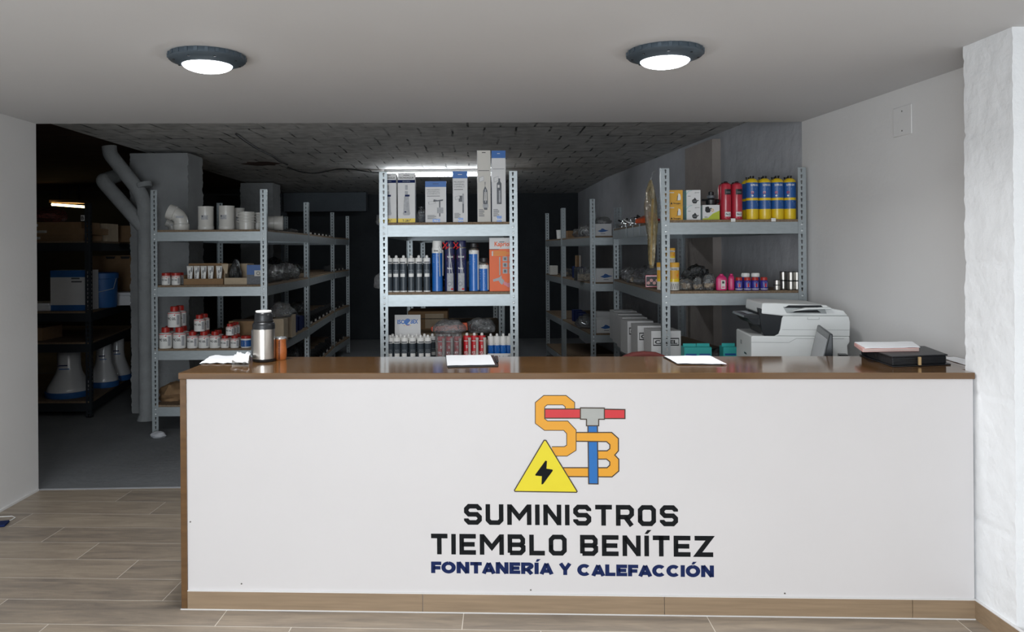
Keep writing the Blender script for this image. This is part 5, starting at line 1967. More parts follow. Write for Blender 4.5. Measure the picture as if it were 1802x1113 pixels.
KE = Kind(make_elbow)
KE.put('pale grey pipe elbow at the pillar end of the upper shelf', at(319, LF + .12, Z1, 400), .15)
KE.put('small pale pipe elbow lying behind the large elbow', at(303, LF + .42, Z1, 400), .4, .5)
KCP = Kind(make_coupling)
KCP.put('upright pipe coupling next to the elbow', at(362.5, LF + .1, Z1, 400), .1)
KCP.put('upright pipe coupling next to the ringed fitting', at(399, LF + .1, Z1, 400), -.2, (1, 1, 1.02))
KCP.put('upright pipe coupling half hidden behind its neighbour', at(417.5, LF + .3, Z1, 400), .5, (.95, .95, .98))


def make_rings():
    o = thing('ringed_adapter', '', 'pipe fitting')
    b = MB()
    prof = [(.054, 0), (.062, 0), (.063, .06)]
    z = .06
    for i in range(4):
        prof += [(.063, z), (.076, z + .001), (.077, z + .008), (.063, z + .01), (.063, z + .022)]
        z += .022
    prof += [(.056, z), (.054, 0)]
    b.lathe(prof, M['pvc'], 32)
    b.build('body', o)
    return o


KRG = Kind(make_rings)
KRG.put('ringed pipe adapter in front on the upper shelf', at(434, LF + .1, Z1, 400))
KRG.put('ringed pipe adapter behind the front upright', at(453, LF + .25, Z1, 400))
b = MB()
b.tube([(-.07, 0, .066), (-.02, 0, .066), (-.015, 0, .066), (.05, 0, .066), (.055, 0, .066), (.06, 0, .066)], [.058, .058, .063, .063, .066, .06], M['pvc'], 28)
place(tag(b.build('pipe_sleeve'), 'pale pipe sleeve lying on its side past the front upright', 'pipe fitting'), at(486, LF + .42, Z1, 400), .2)

KJ = Kind(make_jar(M['white'], M['redlid'], .1, .036, .033))
for i, p_ in enumerate((292.3, 309.5)):
    KJ.put('wide red lidded glue pot beside the glue tubes, %s' % ('next to the upright' if i == 0 else 'next to the tube carton'), at(p_, LF + .06, Z2), .1, group='glue pots')
for i, p_ in enumerate((297, 315)):
    KJ.put('wide red lidded glue pot, rear row by the glue tubes, %s from the upright' % ORD[i], at(p_, LF + .15, Z2), .2, group='glue pots')


def make_tube_pack():
    b = MB()
    w, d, h = .325, .12, .09
    b.box(-w / 2, w / 2, 0, d, 0, .003, M['card'])
    b.box(-w / 2, w / 2, 0, .003, .003, .05, M['card'])
    b.box(-w / 2, w / 2, d - .003, d, .003, .175, M['card'])
    b.box(-w / 2, -w / 2 + .003, .003, d - .003, .003, .08, M['card'])
    b.box(w / 2 - .003, w / 2, .003, d - .003, .003, .08, M['card'])
    return tag(b.build('tube_carton', smooth=False), '', 'carton')


one(make_tube_pack(), 'open cardboard display carton holding the glue tubes', at(357.5, LF + .05, Z2))


def make_glue_tube():
    o = thing('glue_tube', '', 'tube')
    b = MB()
    n, vs, fs = 16, [], []
    H = .15
    for k in range(9):
        t = k / 8
        rx = .019 + .009 * t
        ry = .019 * (1 - t) + .0015
        for i in range(n):
            a = 2 * math.pi * i / n
            vs.append((rx * math.cos(a), ry * math.sin(a), .018 + (H - .018) * t))
    for k in range(8):
        for i in range(n):
            fs.append((k * n + i, k * n + (i + 1) % n, (k + 1) * n + (i + 1) % n, (k + 1) * n + i))
    fs.append(tuple(range(8 * n, 9 * n)))
    b.add(vs, fs, M['white'])
    b.lathe([(0, .016), (.019, .018)], M['white'], 16)
    fr = lambda u, v, k: (u, -.021 + .018 * (v - .018) / (H - .018) - .0006 * k, v)
    b.text('PVC GEL', .006, .048, .013, fr, 1, M['ink'], .03, .07, vertical=True)
    b.poly([(-.002 + .012 * math.cos(a), .034 + .009 * math.sin(a)) for a in [2 * math.pi * i / 12 for i in range(12)]], fr, 1, M['red'])
    b.rect(.012, .02, .1, .138, fr, 1, M['picgrey'])
    b.rect(-.026, .026, H - .012, H, fr, 1, M['boxcream'])
    b.build('tube', o)
    b = MB()
    b.lathe([(.011, .0), (.012, .002), (.012, .017), (0, .017)], M['redlid'], 14)
    b.build('cap', o)
    return o


KTU = Kind(make_glue_tube)
for i, p_ in enumerate((334, 346, 358, 370.5, 385.5)):
    o = KTU.put('white glue tube standing cap down in the cardboard carton, %s from the glue pots' % ORD[i], at(p_, LF + .092, Z2 + .0045), [.05, -.08, -.02, .02, .08][i], (.92, .92, 1), group='glue tubes')
b = MB()
w, d, h = .19, .2, .17
b.box(-w / 2, w / 2, 0, d, 0, .004, M['cardpale'])
b.box(-w / 2, w / 2, 0, .004, .004, .055, M['cardpale'])
b.box(-w / 2, w / 2, d - .004, d, .004, h, M['cardpale'])
b.side([(-w / 2, .004), (-w / 2 + .004, .004), (-w / 2 + .004, h), (-w / 2, h)], .004, d - .004, M['cardpale'])
b.box(w / 2 - .004, w / 2, .004, d - .004, .004, h, M['cardpale'])
b.poly([(-.12, .17), (-.06, .17), (-.07, .09), (-.085, .09)], flat_map(.002), 1, M['cardpale'])
place(tag(b.build('open_carton', smooth=False), 'open fronted pale carton with a smoky bag inside', 'carton'), at(414.5, LF + .06, Z2))
one(lumpy('fittings_bag', 'bag', .105, .115, .19, M['blackbag'], 131, None, .25), 'smoky bag of dark fittings sitting in the open carton', at(414.5, LF + .165, Z2 + .0045))
one(carton('blue_box', 'box', .125, .14, .16, M['boxcream'], lambda b, f, w, h: (b.rect(-w / 2, w / 2, .5 * h, h, f, 1, M['gasblue']), b.rect(-w / 2, w / 2, 0, .5 * h, f, 1, M['picgrey']), b.rect(.0, .5 * w, .42 * h, .72 * h, f, 2, M['boxcream']), [b.poly(q, f, 3, M['ink']) for q in stroke([(.25 * w + .1 * w * math.cos(a), .57 * h + .08 * h * math.sin(a)) for a in [2 * math.pi * i / 12 for i in range(12)]], .004, True)])), 'blue and grey box with ring symbol beside the front upright', at(447.5, LF + .06, Z2))

# rows of glue pots on the lower shelf
K1 = Kind(make_jar(M['white'], M['redlid'], .17, .053, .03))
K2 = Kind(make_jar(M['white'], M['redlid'], .135, .0445, .027))
K3 = Kind(make_jar(M['white'], M['redlid'], .1, .0355, .024))
hz = .1702
K1.put('large glue bottle at the bottom nearest the drain pipe', at(290.5, LF + .07, Z3), .1, group='glue bottles')
K1.put('large glue bottle at the bottom, second from the drain pipe', at(315, LF + .07, Z3), .05, group='glue bottles')
K1.put('large glue bottle standing on the two bottom ones', at(306, LF + .1, Z3 + .1702), .1, group='glue bottles')
K1.put('large glue bottle behind the upper one', at(316, LF + .21, Z3 + .1702), .2, group='glue bottles')
for i, p_ in enumerate((297, 321)):
    K1.put('large glue bottle, rear bottom row, %s from the drain pipe' % ORD[i], at(p_, LF + .19, Z3), .3, group='glue bottles')
for i, p_ in enumerate((338, 358, 377.5)):
    K2.put('middle sized glue bottle at the bottom, %s of three' % ORD[i], at(p_, LF + .065, Z3), .1 * i, group='glue bottles')
for i, p_ in enumerate((341, 362, 383)):
    K2.put('middle sized glue bottle, rear bottom row, %s of three' % ORD[i], at(p_, LF + .17, Z3), .2, group='glue bottles')
K2.put('middle sized glue bottle stacked in front on the others', at(350.5, LF + .09, Z3 + .1353), .1, group='glue bottles')
K2.put('middle sized glue bottle stacked behind the upper one', at(358.5, LF + .2, Z3 + .1353), .2, group='glue bottles')
for i, p_ in enumerate((395, 412)):
    K3.put('small glue bottle at the bottom, %s from the blue tub' % ORD[1 - i], at(p_, LF + .06, Z3), .1 * i, group='glue bottles')
for i, p_ in enumerate((400, 416)):
    K3.put('small glue bottle, rear bottom row, %s from the blue tub' % ORD[1 - i], at(p_, LF + .14, Z3), .1, group='glue bottles')
for i, (p_, yy) in enumerate(((404, .08), (409, .155), (414, .23))):
    K3.put('small stacked glue bottle, %s in depth' % ORD[i], at(p_, LF + yy, Z3 + .1003), .1, (.95, .95, .95), group='glue bottles')
    if i == 2:
        K3.put('small glue bottle holding up the deepest stacked one', at(p_, LF + yy, Z3), .1, (.95, .95, 1), group='glue bottles')
one(make_jar(M['white'], M['redlid'], .098, .043, .038, 'blue')(), 'white tub with blue label and red lid beside the thermos', at(432, LF + .065, Z3))
one(carton('brown_box', 'carton', .22, .2, .19, M['card']), 'brown cardboard box behind the stacked glue bottles', at(424, LF + .36, Z3))
b = MB()
b.lathe([(0, 0), (.02, 0), (.02, .06), (.012, .07), (.012, .08), (0, .08)], M['bag'], 16)
place(tag(b.build('clear_bottle'), 'small clear bottle standing behind the blue labelled tub', 'bottle'), at(437, LF + .16, Z3))
one(lumpy('sack', 'sack', .26, .3, .14, M['card'], 141), 'brown sack on the lowest shelf beside the drain pipe', at(305, LF + .25, S[0]))

# bags and boxes along the aisle side of that run
items = [
    (478, 6.75, Z2, .2, .22, .16, 'clear bulging bag on the middle shelf just behind the front upright', None),
    (494, 7.03, Z2, .2, .22, .15, 'clear shiny bag on the middle shelf, second behind the front upright', 'chrome'),
    (508, 7.32, Z2, .2, .22, .16, 'clear shiny bag on the middle shelf, third behind the front upright', 'chrome'),
    (520, 7.65, Z2, .2, .2, .16, 'clear shiny bag on the middle shelf, fourth behind the front upright', None),
    (530, 7.85, Z2, .14, .14, .1, 'small clear bag at the deep end of the middle shelf', 'chrome'),
    (526, 7.9, Z1, .14, .14, .05, 'flat bag on the deep end of the upper shelf', None),
    (520, 8.6, Z1, .2, .24, .07, 'flat crinkled bag on the upper shelf of the second bay', 'white'),
    (538, 9.1, Z1, .2, .24, .06, 'second flat crinkled bag on the upper shelf of the second bay', None),
]
for i, (p_, Y, z, sx, sy, sz, lb, c_) in enumerate(items):
    one(lumpy('fittings_bag', 'bag', sx, sy, sz, M['bag'], 151 + i, M[c_] if c_ else None, .4), lb, at(p_ - 14, Y, z, 480))
one(lumpy('black_bundle', 'bag', .3, .4, .2, M['blackbag'], 161), 'black plastic bundle on the middle shelf of the second bay', at(480, 9.75, Z2, 480))
for i, (p_, Y, z, s_) in enumerate(((553, 8.6, Z2, .16), (562, 9.1, Z2, .16), (570, 9.6, Z2, .15), (553, 8.6, Z3, .2), (562, 9.1, Z3, .22), (570, 9.6, Z3, .2), (553, 8.7, S[0], .24), (562, 9.2, S[0], .26))):
    one(lumpy('fittings_bag', 'bag', s_, s_ * 1.3, s_ * .8, M['blackbag'], 170 + i, None, .35), 'smoky bag on the %s shelf of the second bay, %s in depth' % ({Z2: 'middle', Z3: 'lower', S[0]: 'bottom'}[z], ORD[i % 3]), at(p_ - 44, Y, z, 520), 0, 'smoky bags of the second bay')
one(carton('tall_carton', 'carton', .1, .16, .2, M['cardpale']), 'tall narrow carton standing behind the wooden cup', at(489, 6.75, Z3, 580))
one(carton('tall_carton', 'carton', .1, .16, .2, M['cardpale']), 'tall narrow carton, second behind the wooden cup', at(504, 7.1, Z3, 580))
one(lumpy('fittings_bag', 'bag', .2, .26, .13, M['bag'], 181), 'grey bag resting on the tall narrow cartons', (PX(496, 560, 6.98), 6.98, Z3 + .2016))
for i, (p_, Y) in enumerate(((508, 7.45), (517, 7.7), (521, 7.9))):
    one(carton('dark_box', 'box', .11, .14, .16 - .02 * i, M['lognavy'], lambda b, f, w, h: b.rect(.1 * w, .3 * w, .2 * h, .8 * h, f, 1, M['boxcream'])), 'dark box on the lower shelf behind the tall cartons, %s in depth' % ORD[i], at(p_, Y, Z3, 580), 0, 'dark boxes behind the tall cartons')


def make_bin():
    o = thing('storage_bin', '', 'storage bin')
    b = MB()
    b.side([(-.07, 0), (.07, 0), (.07, .1), (-.07, .1)], .2, .204, M['black'])
    b.box(-.07, .07, 0, .2, 0, .004, M['black'])
    for s_ in (-1, 1):
        x_ = .07 * s_
        vs = [(x_, 0, 0), (x_, .2, 0), (x_, .2, .1), (x_, .05, .1), (x_, 0, .05)]
        b.add(vs + [(v[0] - .004 * s_, v[1], v[2]) for v in vs], [(0, 1, 2, 3, 4), (9, 8, 7, 6, 5), (2, 7, 8, 3), (3, 8, 9, 4)], M['black'])
    b.box(-.07, .07, 0, .004, 0, .05, M['black'])
    b.build('body', o, smooth=False)
    b = MB()
    b.rect(-.05, .05, .012, .038, flat_map(-.0005), 1, M['boxcream'])
    b.build('label_holder', o, smooth=False)
    return o


KBN = Kind(make_bin)
n_ = 0
for z, nm in ((Z3, 'lower'), (S[0], 'bottom'), (Z1, 'upper')):
    for i in range(6):
        Y = 8.35 + .3 * i
        x = lr - .05 - .1 * (Y - 8.1) / 2.08
        KBN.put('small black bin on the %s aisle shelf of the second bay, %s in depth' % (nm, ORD[i]), (x, Y, z + EPS), math.pi / 2, (.9, .7, .5 if z == Z1 else .8), group='black bins facing the aisle')
for z, nm in ((Z2, 'middle'), (Z3, 'lower'), (S[0], 'bottom')):
    for i in range(3):
        Y = 10.42 + .28 * i
        KBN.put('small black bin in the deepest bay, %s aisle shelf, %s in depth' % (nm, ORD[i]), (lr - .16, Y, z + EPS), math.pi / 2, (.9, .7, .7), group='black bins facing the aisle')

# ------------------------------------------------------------------ drain pipe, cable, tubes
Yp = 6.88
o = thing('drain_pipe', 'limewashed branched drain pipe rising beside the pillar', 'pipe')
r = .062


def pp(px, py):
    return W(px, py, Yp)


def smoothpath(pts, n=6, rad=.12):
    out = [pts[0]]
    for a, c, e in zip(pts, pts[1:], pts[2:]):
        r0 = min(rad, (a - c).length * .45, (e - c).length * .45)
        p0, p2 = c + (a - c).normalized() * r0, c + (e - c).normalized() * r0
        for i in range(n + 1):
            t = i / n
            out.append(p0 * (1 - t) ** 2 + c * 2 * t * (1 - t) + p2 * t * t)
    return out + [pts[-1]]


base = pp(258, 735)
base.z = 0
topz = pp(192, 235)
topz.z = ZR
b = MB()
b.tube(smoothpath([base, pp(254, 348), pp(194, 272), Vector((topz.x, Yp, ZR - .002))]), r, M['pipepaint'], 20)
b.build('main_run', o)
b = MB()
br = pp(181, 318)
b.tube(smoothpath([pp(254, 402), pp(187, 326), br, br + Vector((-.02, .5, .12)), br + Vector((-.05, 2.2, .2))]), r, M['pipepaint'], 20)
b.build('branch', o)
for (q0, q1) in ((pp(254, 372), pp(254, 380)), (pp(254, 330), pp(252, 322))):
    b = MB()
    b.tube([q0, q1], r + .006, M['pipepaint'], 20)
    b.build('collar', o)
b = MB()
jj = Vector((base.x, Yp, 0))
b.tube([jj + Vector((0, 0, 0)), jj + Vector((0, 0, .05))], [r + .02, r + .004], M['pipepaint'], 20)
b.build('collar', o)

# fluorescent batten under the store room ceiling
Yt = 9.05
t0, t1 = W(681, 309, Yt), W(862, 308, Yt)
o = thing('fluorescent_light', 'lit white fluorescent batten light under the store room ceiling', 'tube light')
b = MB()
b.box(t0.x - .03, t1.x + .03, Yt - .03, Yt + .03, t0.z + .03, ZR - .0, M['white'])
for x_ in (t0.x - .02, t1.x + .005):
    b.box(x_, x_ + .015, Yt - .015, Yt + .015, t0.z - .016, t0.z + .03, M['white'])
b.build('batten', o, smooth=False, bevel=.004)
b = MB()
zc = t0.z
b.tube([(t0.x - .006, Yt, zc), (t1.x + .006, Yt, zc)], .0155, M['tubelight'], 14)
b.build('tube', o)
o = thing('fluorescent_light', 'warm fluorescent light far back above the dark shelving', 'tube light')
u0, u1 = W(91, 360, 11.6), W(128, 362, 11.6)
b = MB()
b.tube([u0, u1 + Vector((0, .35, 0))], .017, M['warmtube'], 12)
b.build('tube', o)
b = MB()
b.box(u0.x - .05, u1.x + .05, 11.62, 12.02, u0.z + .03, u0.z + .07, M['card'])
b.box(u0.x, u0.x + .02, 11.8, 11.82, u0.z + .07, ZR + .1, M['blacksteel'])
b.box(u1.x - .02, u1.x, 11.8, 11.82, u0.z + .07, ZR + .1, M['blacksteel'])
b.build('batten', o, smooth=False)
b = MB()
path = [onz(x_, y_, ZR - .012) for x_, y_ in ((415, 236), (428, 246), (452, 262), (480, 275), (492, 285), (506, 290))]
b.tube(smoothpath(path, 4, .15), .008, M['cable'], 8)
pth = [W(x_, y_, Y_) for x_, y_, Y_ in ((506, 290, 8.6), (528, 303, 8.7), (555, 306, 8.75), (595, 292, 8.8), (620, 297, 8.85), (655, 304, 8.95), (682, 303, 9.02))]
pth = [Vector((p.x, p.y, min(p.z, ZR - .012))) for p in pth]
b.tube(smoothpath(pth, 4, .2), .006, M['cable'], 8)
tag(b.build('cable'), 'black cable sagging below the store room ceiling to the tube light', 'cable')

# ------------------------------------------------------------------ unlit corner
ydk = 7.1


def art_long(b, f, w, h):
    b.rect(-.2 * w, .1 * w, .3 * h, .7 * h, f, 1, M['boxcream'])
    lines(b, f, 2, -.18 * w, .58 * h, .26 * w, 2, .16 * h, M['picgrey'])


KL = Kind(lambda: carton('long_carton', 'carton', 1.0, .35, .058, M['card'], art_long))
for i, dx in enumerate((0, .06, -.02)):
    KL.put('long brown carton with pale label on the dark shelving, %s of its stack' % ('bottom', 'middle', 'top')[i], (DX - .62 + dx, ydk + .02, SD[3] + EPS + .0588 * i), 0, group='long brown cartons')
one(lumpy('wrapped_bundle', 'bundle', .5, .32, .14, M['redbag'], 201), 'brownish plastic wrapped bundle lying on top of the long cartons', (DX - .62, ydk + .2, SD[3] + .1775))
one(carton('tan_carton', 'carton', .16, .25, .175, M['cardpale']), 'tan carton standing just behind the dark upright', (PX(173, 400, 7.55), 7.55, SD[3] + EPS))
one(carton('brown_carton', 'carton', .5, .3, .17, M['card']), 'wide brown carton at the deep end of the dark shelving top', (PX(215, 400, 8.05), 8.05, SD[3] + EPS), .1)
KH = Kind(lambda: carton('handled_carton', 'carton', .5, .3, .5, M['card'], lambda b, f, w, h: (b.poly([(-.22 * w, .98 * h), (-.02 * w, .98 * h), (-.04 * w, .93 * h), (-.2 * w, .93 * h)], f, 1, M['ink']), b.poly([(.08 * w, .98 * h), (.28 * w, .98 * h), (.26 * w, .93 * h), (.1 * w, .93 * h)], f, 1, M['ink']))))
KH.put('tall brown carton with two black handle holes under the dark shelving top', (PX(205, 480, 8.2), 8.2, SD[2] + EPS), .1)
one(carton('white_box', 'carton', .32, .25, .37, M['boxwhite'], lambda b, f, w, h: (b.rect(-w / 2, w / 2, .83 * h, h, f, 1, M['bluefoam']), b.rect(-w / 2, w / 2, 0, .14 * h, f, 1, M['bluefoam']), lines(b, f, 2, .1 * w, .78 * h, .3 * w, 2, .08 * h, M['picgrey']))), 'white carton with blue bands on the dark shelving', (PX(119.5, 515, ydk), ydk, SD[2] + EPS))
b = MB()
b.lathe([(0, 0), (.13, 0), (.14, .02), (.145, .3), (.155, .305), (.155, .36), (.13, .37), (0, .37)], M['bluefoam'], 28)
b.tube([(-.15, 0, .33), (-.15, -.08, .2), (0, -.165, .16), (.15, -.08, .2), (.15, 0, .33)], .004, M['greytext'], 8)
place(tag(b.build('blue_bucket'), 'blue lidded bucket beside the dark upright', 'bucket'), (PX(181, 515, 7.53), 7.53, SD[2] + EPS), 0, .92)
b = MB()
b.box(-.2, .2, 0, .4, 0, .05, M['paper'])
b.box(-.19, .19, 0.0, .38, .051, .07, M['paper'])
place(tag(b.build('foam_sheet', smooth=False, bevel=.006), 'white foam sheets lying next to the banded carton', 'foam sheet'), (PX(78, 545, ydk) - .14, ydk - .02, SD[2] + EPS))
b = MB()
b.box(-.2, .2, 0, .28, 0, .1, M['paper'])
b.box(-.19, .19, 0, .27, .101, .13, M['paper'])
place(tag(b.build('foam_block', smooth=False, bevel=.006), 'white foam block at the deep end of the dark shelving', 'foam block'), (PX(226, 540, 7.75), 7.75, SD[2] + EPS), .1)


def make_pedestal(h):
    def mk():
        o = thing('pedestal_toilet', '', 'toilet')
        b = MB()
        n = 28
        prof = [(.19, .04), (.195, .06), (.185, .09), (.15, .15), (.115, .22), (.1, .28), (.1, h - .02), (.092, h), (.07, h), (.07, h - .03), (0, h - .03)]
        b.lathe(prof, M['porcelain'], n, sx=1.0, sy=1.15)
        b.rect(-.06, .02, .29, .30, flat_map(-.118), 1, M['lognavy'])
        b.rect(-.05, .04, .26, .268, flat_map(-.13), 1, M['gasblue'])
        b.build('bowl', o)
        b = MB()
        b.lathe([(0, 0), (.2, 0), (.205, .01), (.205, .05), (.19, .055)], M['bluefoam'], n, sx=1.0, sy=1.15)
        b.build('blue_wrapping', o)
        return o
    return mk


KPD = Kind(make_pedestal(.43))
KPD.put('white porcelain pedestal with blue base wrap standing in front on the lowest dark shelf', (PX(122, 690, ydk + .22), ydk + .22, SD[0] + EPS), .2)
KPD.put('white porcelain pedestal with blue base wrap behind the dark upright', (PX(183, 660, 7.82), 7.82, SD[0] + EPS), .4, (.7, .7, 1.05))
KPD.put('white porcelain pedestal at the deep end of the dark shelving', (PX(206, 660, 8.22), 8.22, SD[0] + EPS), .5, (.72, .72, 1.05))
for i in range(2):
    KL.put('long dark carton on the second dark shelf, %s' % ('lower one', 'upper one')[i], (DX - .95, ydk + .05, SD[1] + EPS + .0588 * i), 0, (.85, 1, 1), group='long brown cartons')

one(lumpy('rubble_lump', 'rubble', .12, .08, .05, M['limewash'], 211), 'lump of mortar on the floor at the foot of the shelving upright', (PX(275, 770, 6.2), 6.24, -.004 + EPS))

# ------------------------------------------------------------------ on and behind the counter
def sheet(name, label, cat, corners, z, th, m, curl=.0, seed=0, n=10, group=None, crumple=0.0):
    """bent sheet of paper from its four corners"""
    b = MB()
    A_, B_, C_, D_ = [Vector((c[0], c[1])) for c in corners]
    vs, fs = [], []
    for lay in (0, 1):
        for j in range(n + 1):
            for i in range(n + 1):
                u, v = i / n, j / n
                p = A_.lerp(B_, u).lerp(D_.lerp(C_, u), v)
                zz = z + lay * th + curl * (u * u) * v + crumple * abs(noise.noise((u * 3 + seed, v * 3, seed))) + .0006
                vs.append((p.x, p.y, zz))
    N = n + 1
    o2 = N * N
    for j in range(n):
        for i in range(n):
            a = j * N + i
            fs.append((a, a + N, a + N + 1, a + 1))
            fs.append((o2 + a, o2 + a + 1, o2 + a + N + 1, o2 + a + N))
    for i in range(n):
        fs.append((i, i + 1, o2 + i + 1, o2 + i))
        a = n * N + i
        fs.append((a + 1, a, o2 + a, o2 + a + 1))
        a = i * N
        fs.append((a + N, a, o2 + a, o2 + a + N))
        a = i * N + n
        fs.append((a, a + N, o2 + a + N, o2 + a))
    b.add(vs, fs, m)
    return tag(b.build(name, smooth=True), label, cat, group)


def top(px, py):
    p = onz(px, py, TOP)
    return (p.x, p.y)


zt = TOP + EPS
sheet('paper_sheet', 'white sheet of paper at the counter end, beside the thermos', 'paper', [top(351, 641), top(412, 641), top(437, 627.5), top(372, 627.5)], zt, .001, M['paper'], .0, 3, crumple=.012)
o = sheet('paper_sheet', 'crumpled white sheet partly under the thermos side', 'paper', [top(405, 642.5), top(436, 646), top(441, 632), top(420, 629)], zt + .014, .001, M['paper'], .01, 9, crumple=.03)
sheet('folded_paper', 'folded paper lying under the crumpled sheet', 'paper', [top(408, 640.5), top(438, 641), top(441, 631), top(418, 630)], zt + .0005, .012, M['boxcream'], 0, 4, crumple=.004)
o = thing('clipboard', 'black clipboard under the white paper in the middle of the counter', 'clipboard')
P4 = [top(788, 648), top(877, 645.6), top(869, 627), top(784, 628.5)]
b = MB()
b.prism(P4, zt, zt + .004, M['black'])
b.build('board', o, smooth=False, bevel=.001)
b = MB()
(xa, ya), (xb, yb) = top(872, 640), top(870, 631)
b.prism([(xa + .003, ya), (xa + .014, ya), (xb + .016, yb), (xb + .001, yb)], zt + .0042, zt + .012, M['black'])
b.build('clip', o, smooth=False, bevel=.002)
sheet('paper_sheet', 'white sheet of paper on the black clipboard', 'paper', [top(787, 646.5), top(871, 644.6), top(863, 627.6), top(785, 628.5)], zt + .005, .0015, M['paper'], .0, 5, crumple=.002)
b = MB()
b.prism([top(1188, 640), top(1268, 643), top(1250, 629), top(1167, 629.5)], zt, zt + .004, M['black'])
tag(b.build('writing_pad', smooth=False, bevel=.001), 'thin black pad under the loose white sheet below the amber boxes', 'pad')
sheet('paper_sheet', 'white sheet of paper on the counter in front of the turquoise boxes', 'paper', [top(1192, 642.5), top(1279, 643.5), top(1249, 628.6), top(1169, 629.5)], zt + .0042, .001, M['paper'], .0, 6, crumple=.003)

# thermos
p = onz(462, 636, TOP)
o = thing('thermos', 'stainless steel thermos flask with black shoulder and cup lid', 'thermos', (p.x + .007, 3.555, zt), .2)
o.scale = (1, 1, .98)
r = .051
b = MB()
b.lathe([(0, 0), (r - .003, 0), (r, .004), (r, .014)], M['black'], 36)
b.build('base', o)
b = MB()
b.lathe([(r - .0005, .0142), (r - .0005, .152)], M['steel'], 40)
b.build('body', o)
b = MB()
b.lathe([(r, .152), (r, .17), (r - .002, .178), (r - .008, .183), (.043, .184)], M['black'], 36)
b.build('shoulder', o)
b = MB()
b.lathe([(.043, .184), (.044, .186), (.044, .192), (.041, .194), (.041, .216), (.038, .225), (.034, .229)], M['black'], 36)
b.build('cup_lid', o)
b = MB()
b.lathe([(.034, .229), (.036, .231), (.036, .236), (.033, .238), (0, .238)], M['white'], 36)
b.build('stopper', o)
b = MB()
b.tube([(.049, -.01, .16), (.066, -.012, .15), (.068, -.012, .08), (.05, -.01, .06)], .006, M['black'], 8) if False else None
b.box(r - .004, r + .004, -.012, .012, .03, .15, M['black'], Matrix.Rotation(math.pi, 4, 'Z'))
b.build('handle', o, smooth=False, bevel=.003)
# leather covered mate cup
p = onz(493, 631, TOP)
o = thing('mate_cup', 'tan leather drinking cup with stitched seam and metal rim', 'cup', (p.x + .013, 3.605, zt), 0)
o.scale = (1.06, 1.06, 1.0)
b = MB()
b.lathe([(0, 0), (.022, 0), (.0245, .004), (.0265, .03), (.0262, .05), (.0235, .07), (.0235, .096)], M['leather'], 30)
b.build('leather_cover', o)
b = MB()
b.lathe([(.0235, .096), (.0262, .097), (.0265, .103), (.0245, .105), (.021, .104), (.02, .08), (0, .078)], M['chrome'], 30)
b.build('rim', o)
b = MB()
for i in range(11):
    z = .008 + .0078 * i
    rr = .0266 if z < .055 else .0245
    a = -1.65
    b.box(-.0016, .0016, -.001, .001, -.0022, .0022, M['stitch'], Matrix.Translation((rr * math.cos(a), rr * math.sin(a), z)) @ Matrix.Rotation(.5, 4, 'Y'))
b.tube([(.0252 * math.cos(-1.5), .0252 * math.sin(-1.5), .002), (.0272 * math.cos(-1.5), .0272 * math.sin(-1.5), .03), (.027 * math.cos(-1.5), .027 * math.sin(-1.5), .05), (.0243 * math.cos(-1.5), .0243 * math.sin(-1.5), .07), (.0243 * math.cos(-1.5), .0243 * math.sin(-1.5), .094)], .0012, M['stitch'], 6)
b.build('seam', o)

# black portfolio with papers
F0, F1, F2, F3 = Vector(top(1570, 647)), Vector(top(1668, 643)), Vector((2.09, 3.57)), Vector(top(1514, 625.5))
F3.y = min(F3.y, 3.6)
F3.x = 1.80
o = thing('portfolio', 'thick black zipped portfolio lying on the counter beside the pillar', 'portfolio')
b = MB()
b.prism([tuple(F0 + Vector((0, -.003))), tuple(F1 + Vector((.012, -.003))), tuple(F2 + Vector((.01, 0))), tuple(F3)], zt, zt + .005, M['blackleather'])
b.build('lower_cover', o, smooth=False, bevel=.002)
b = MB()
b.prism([tuple(F0 + Vector((.003, .004))), tuple(F1 + Vector((-.004, .004))), tuple(F2 + Vector((-.006, -.006))), tuple(F3 + Vector((.006, -.006)))], zt + .0052, zt + .039, M['blackleather'])
b.build('body', o, smooth=False, bevel=.004)
b = MB()
b.prism([tuple(F0 + Vector((-.002, -.001))), tuple(F1 + Vector((.0, -.001))), tuple(F2), tuple(F3 + Vector((-.002, 0)))], zt + .0392, zt + .046, M['blackleather'])
b.build('upper_cover', o, smooth=False, bevel=.0025)
b = MB()
m_ = F0.lerp(F1, .47)
b.box(m_.x - .005, m_.x + .005, m_.y - .012, m_.y - .004, zt + .006, zt + .04, M['brass'])
for k_ in range(3):
    a0, a1 = F0 + Vector((.006, .002)), F1 + Vector((-.006, .002))
    zz = zt + .014 + .008 * k_
    b.tube([(a0.x, a0.y, zz), (a1.x, a1.y, zz)], .0015, M['black'], 6)
b.build('zip_pull', o, smooth=False)
zz = zt + .0465
Q0, Q1, Q2, Q3 = (F0.x - .12, F0.y + .22), (F0.x + .12, F0.y + .2), (F0.x + .16, F0.y + .33), (F0.x - .02, F0.y + .35)
Q0, Q1, Q2, Q3 = (1.70, 3.37), (1.955, 3.385), (2.03, 3.56), (1.77, 3.585)
b = MB()
b.prism([Q0, Q1, Q2, Q3], zz, zz + .015, M['pink'])
for k_ in range(4):
    b.prism([(Q0[0] + .001, Q0[1] - .001 - .0003 * k_), (Q1[0], Q1[1] - .001), Q2, Q3], zz + .002 + .003 * k_, zz + .0035 + .003 * k_, M['boxcream'])
tag(b.build('pink_folder', smooth=False, bevel=.001), 'pink paper folder lying on the black portfolio', 'folder')
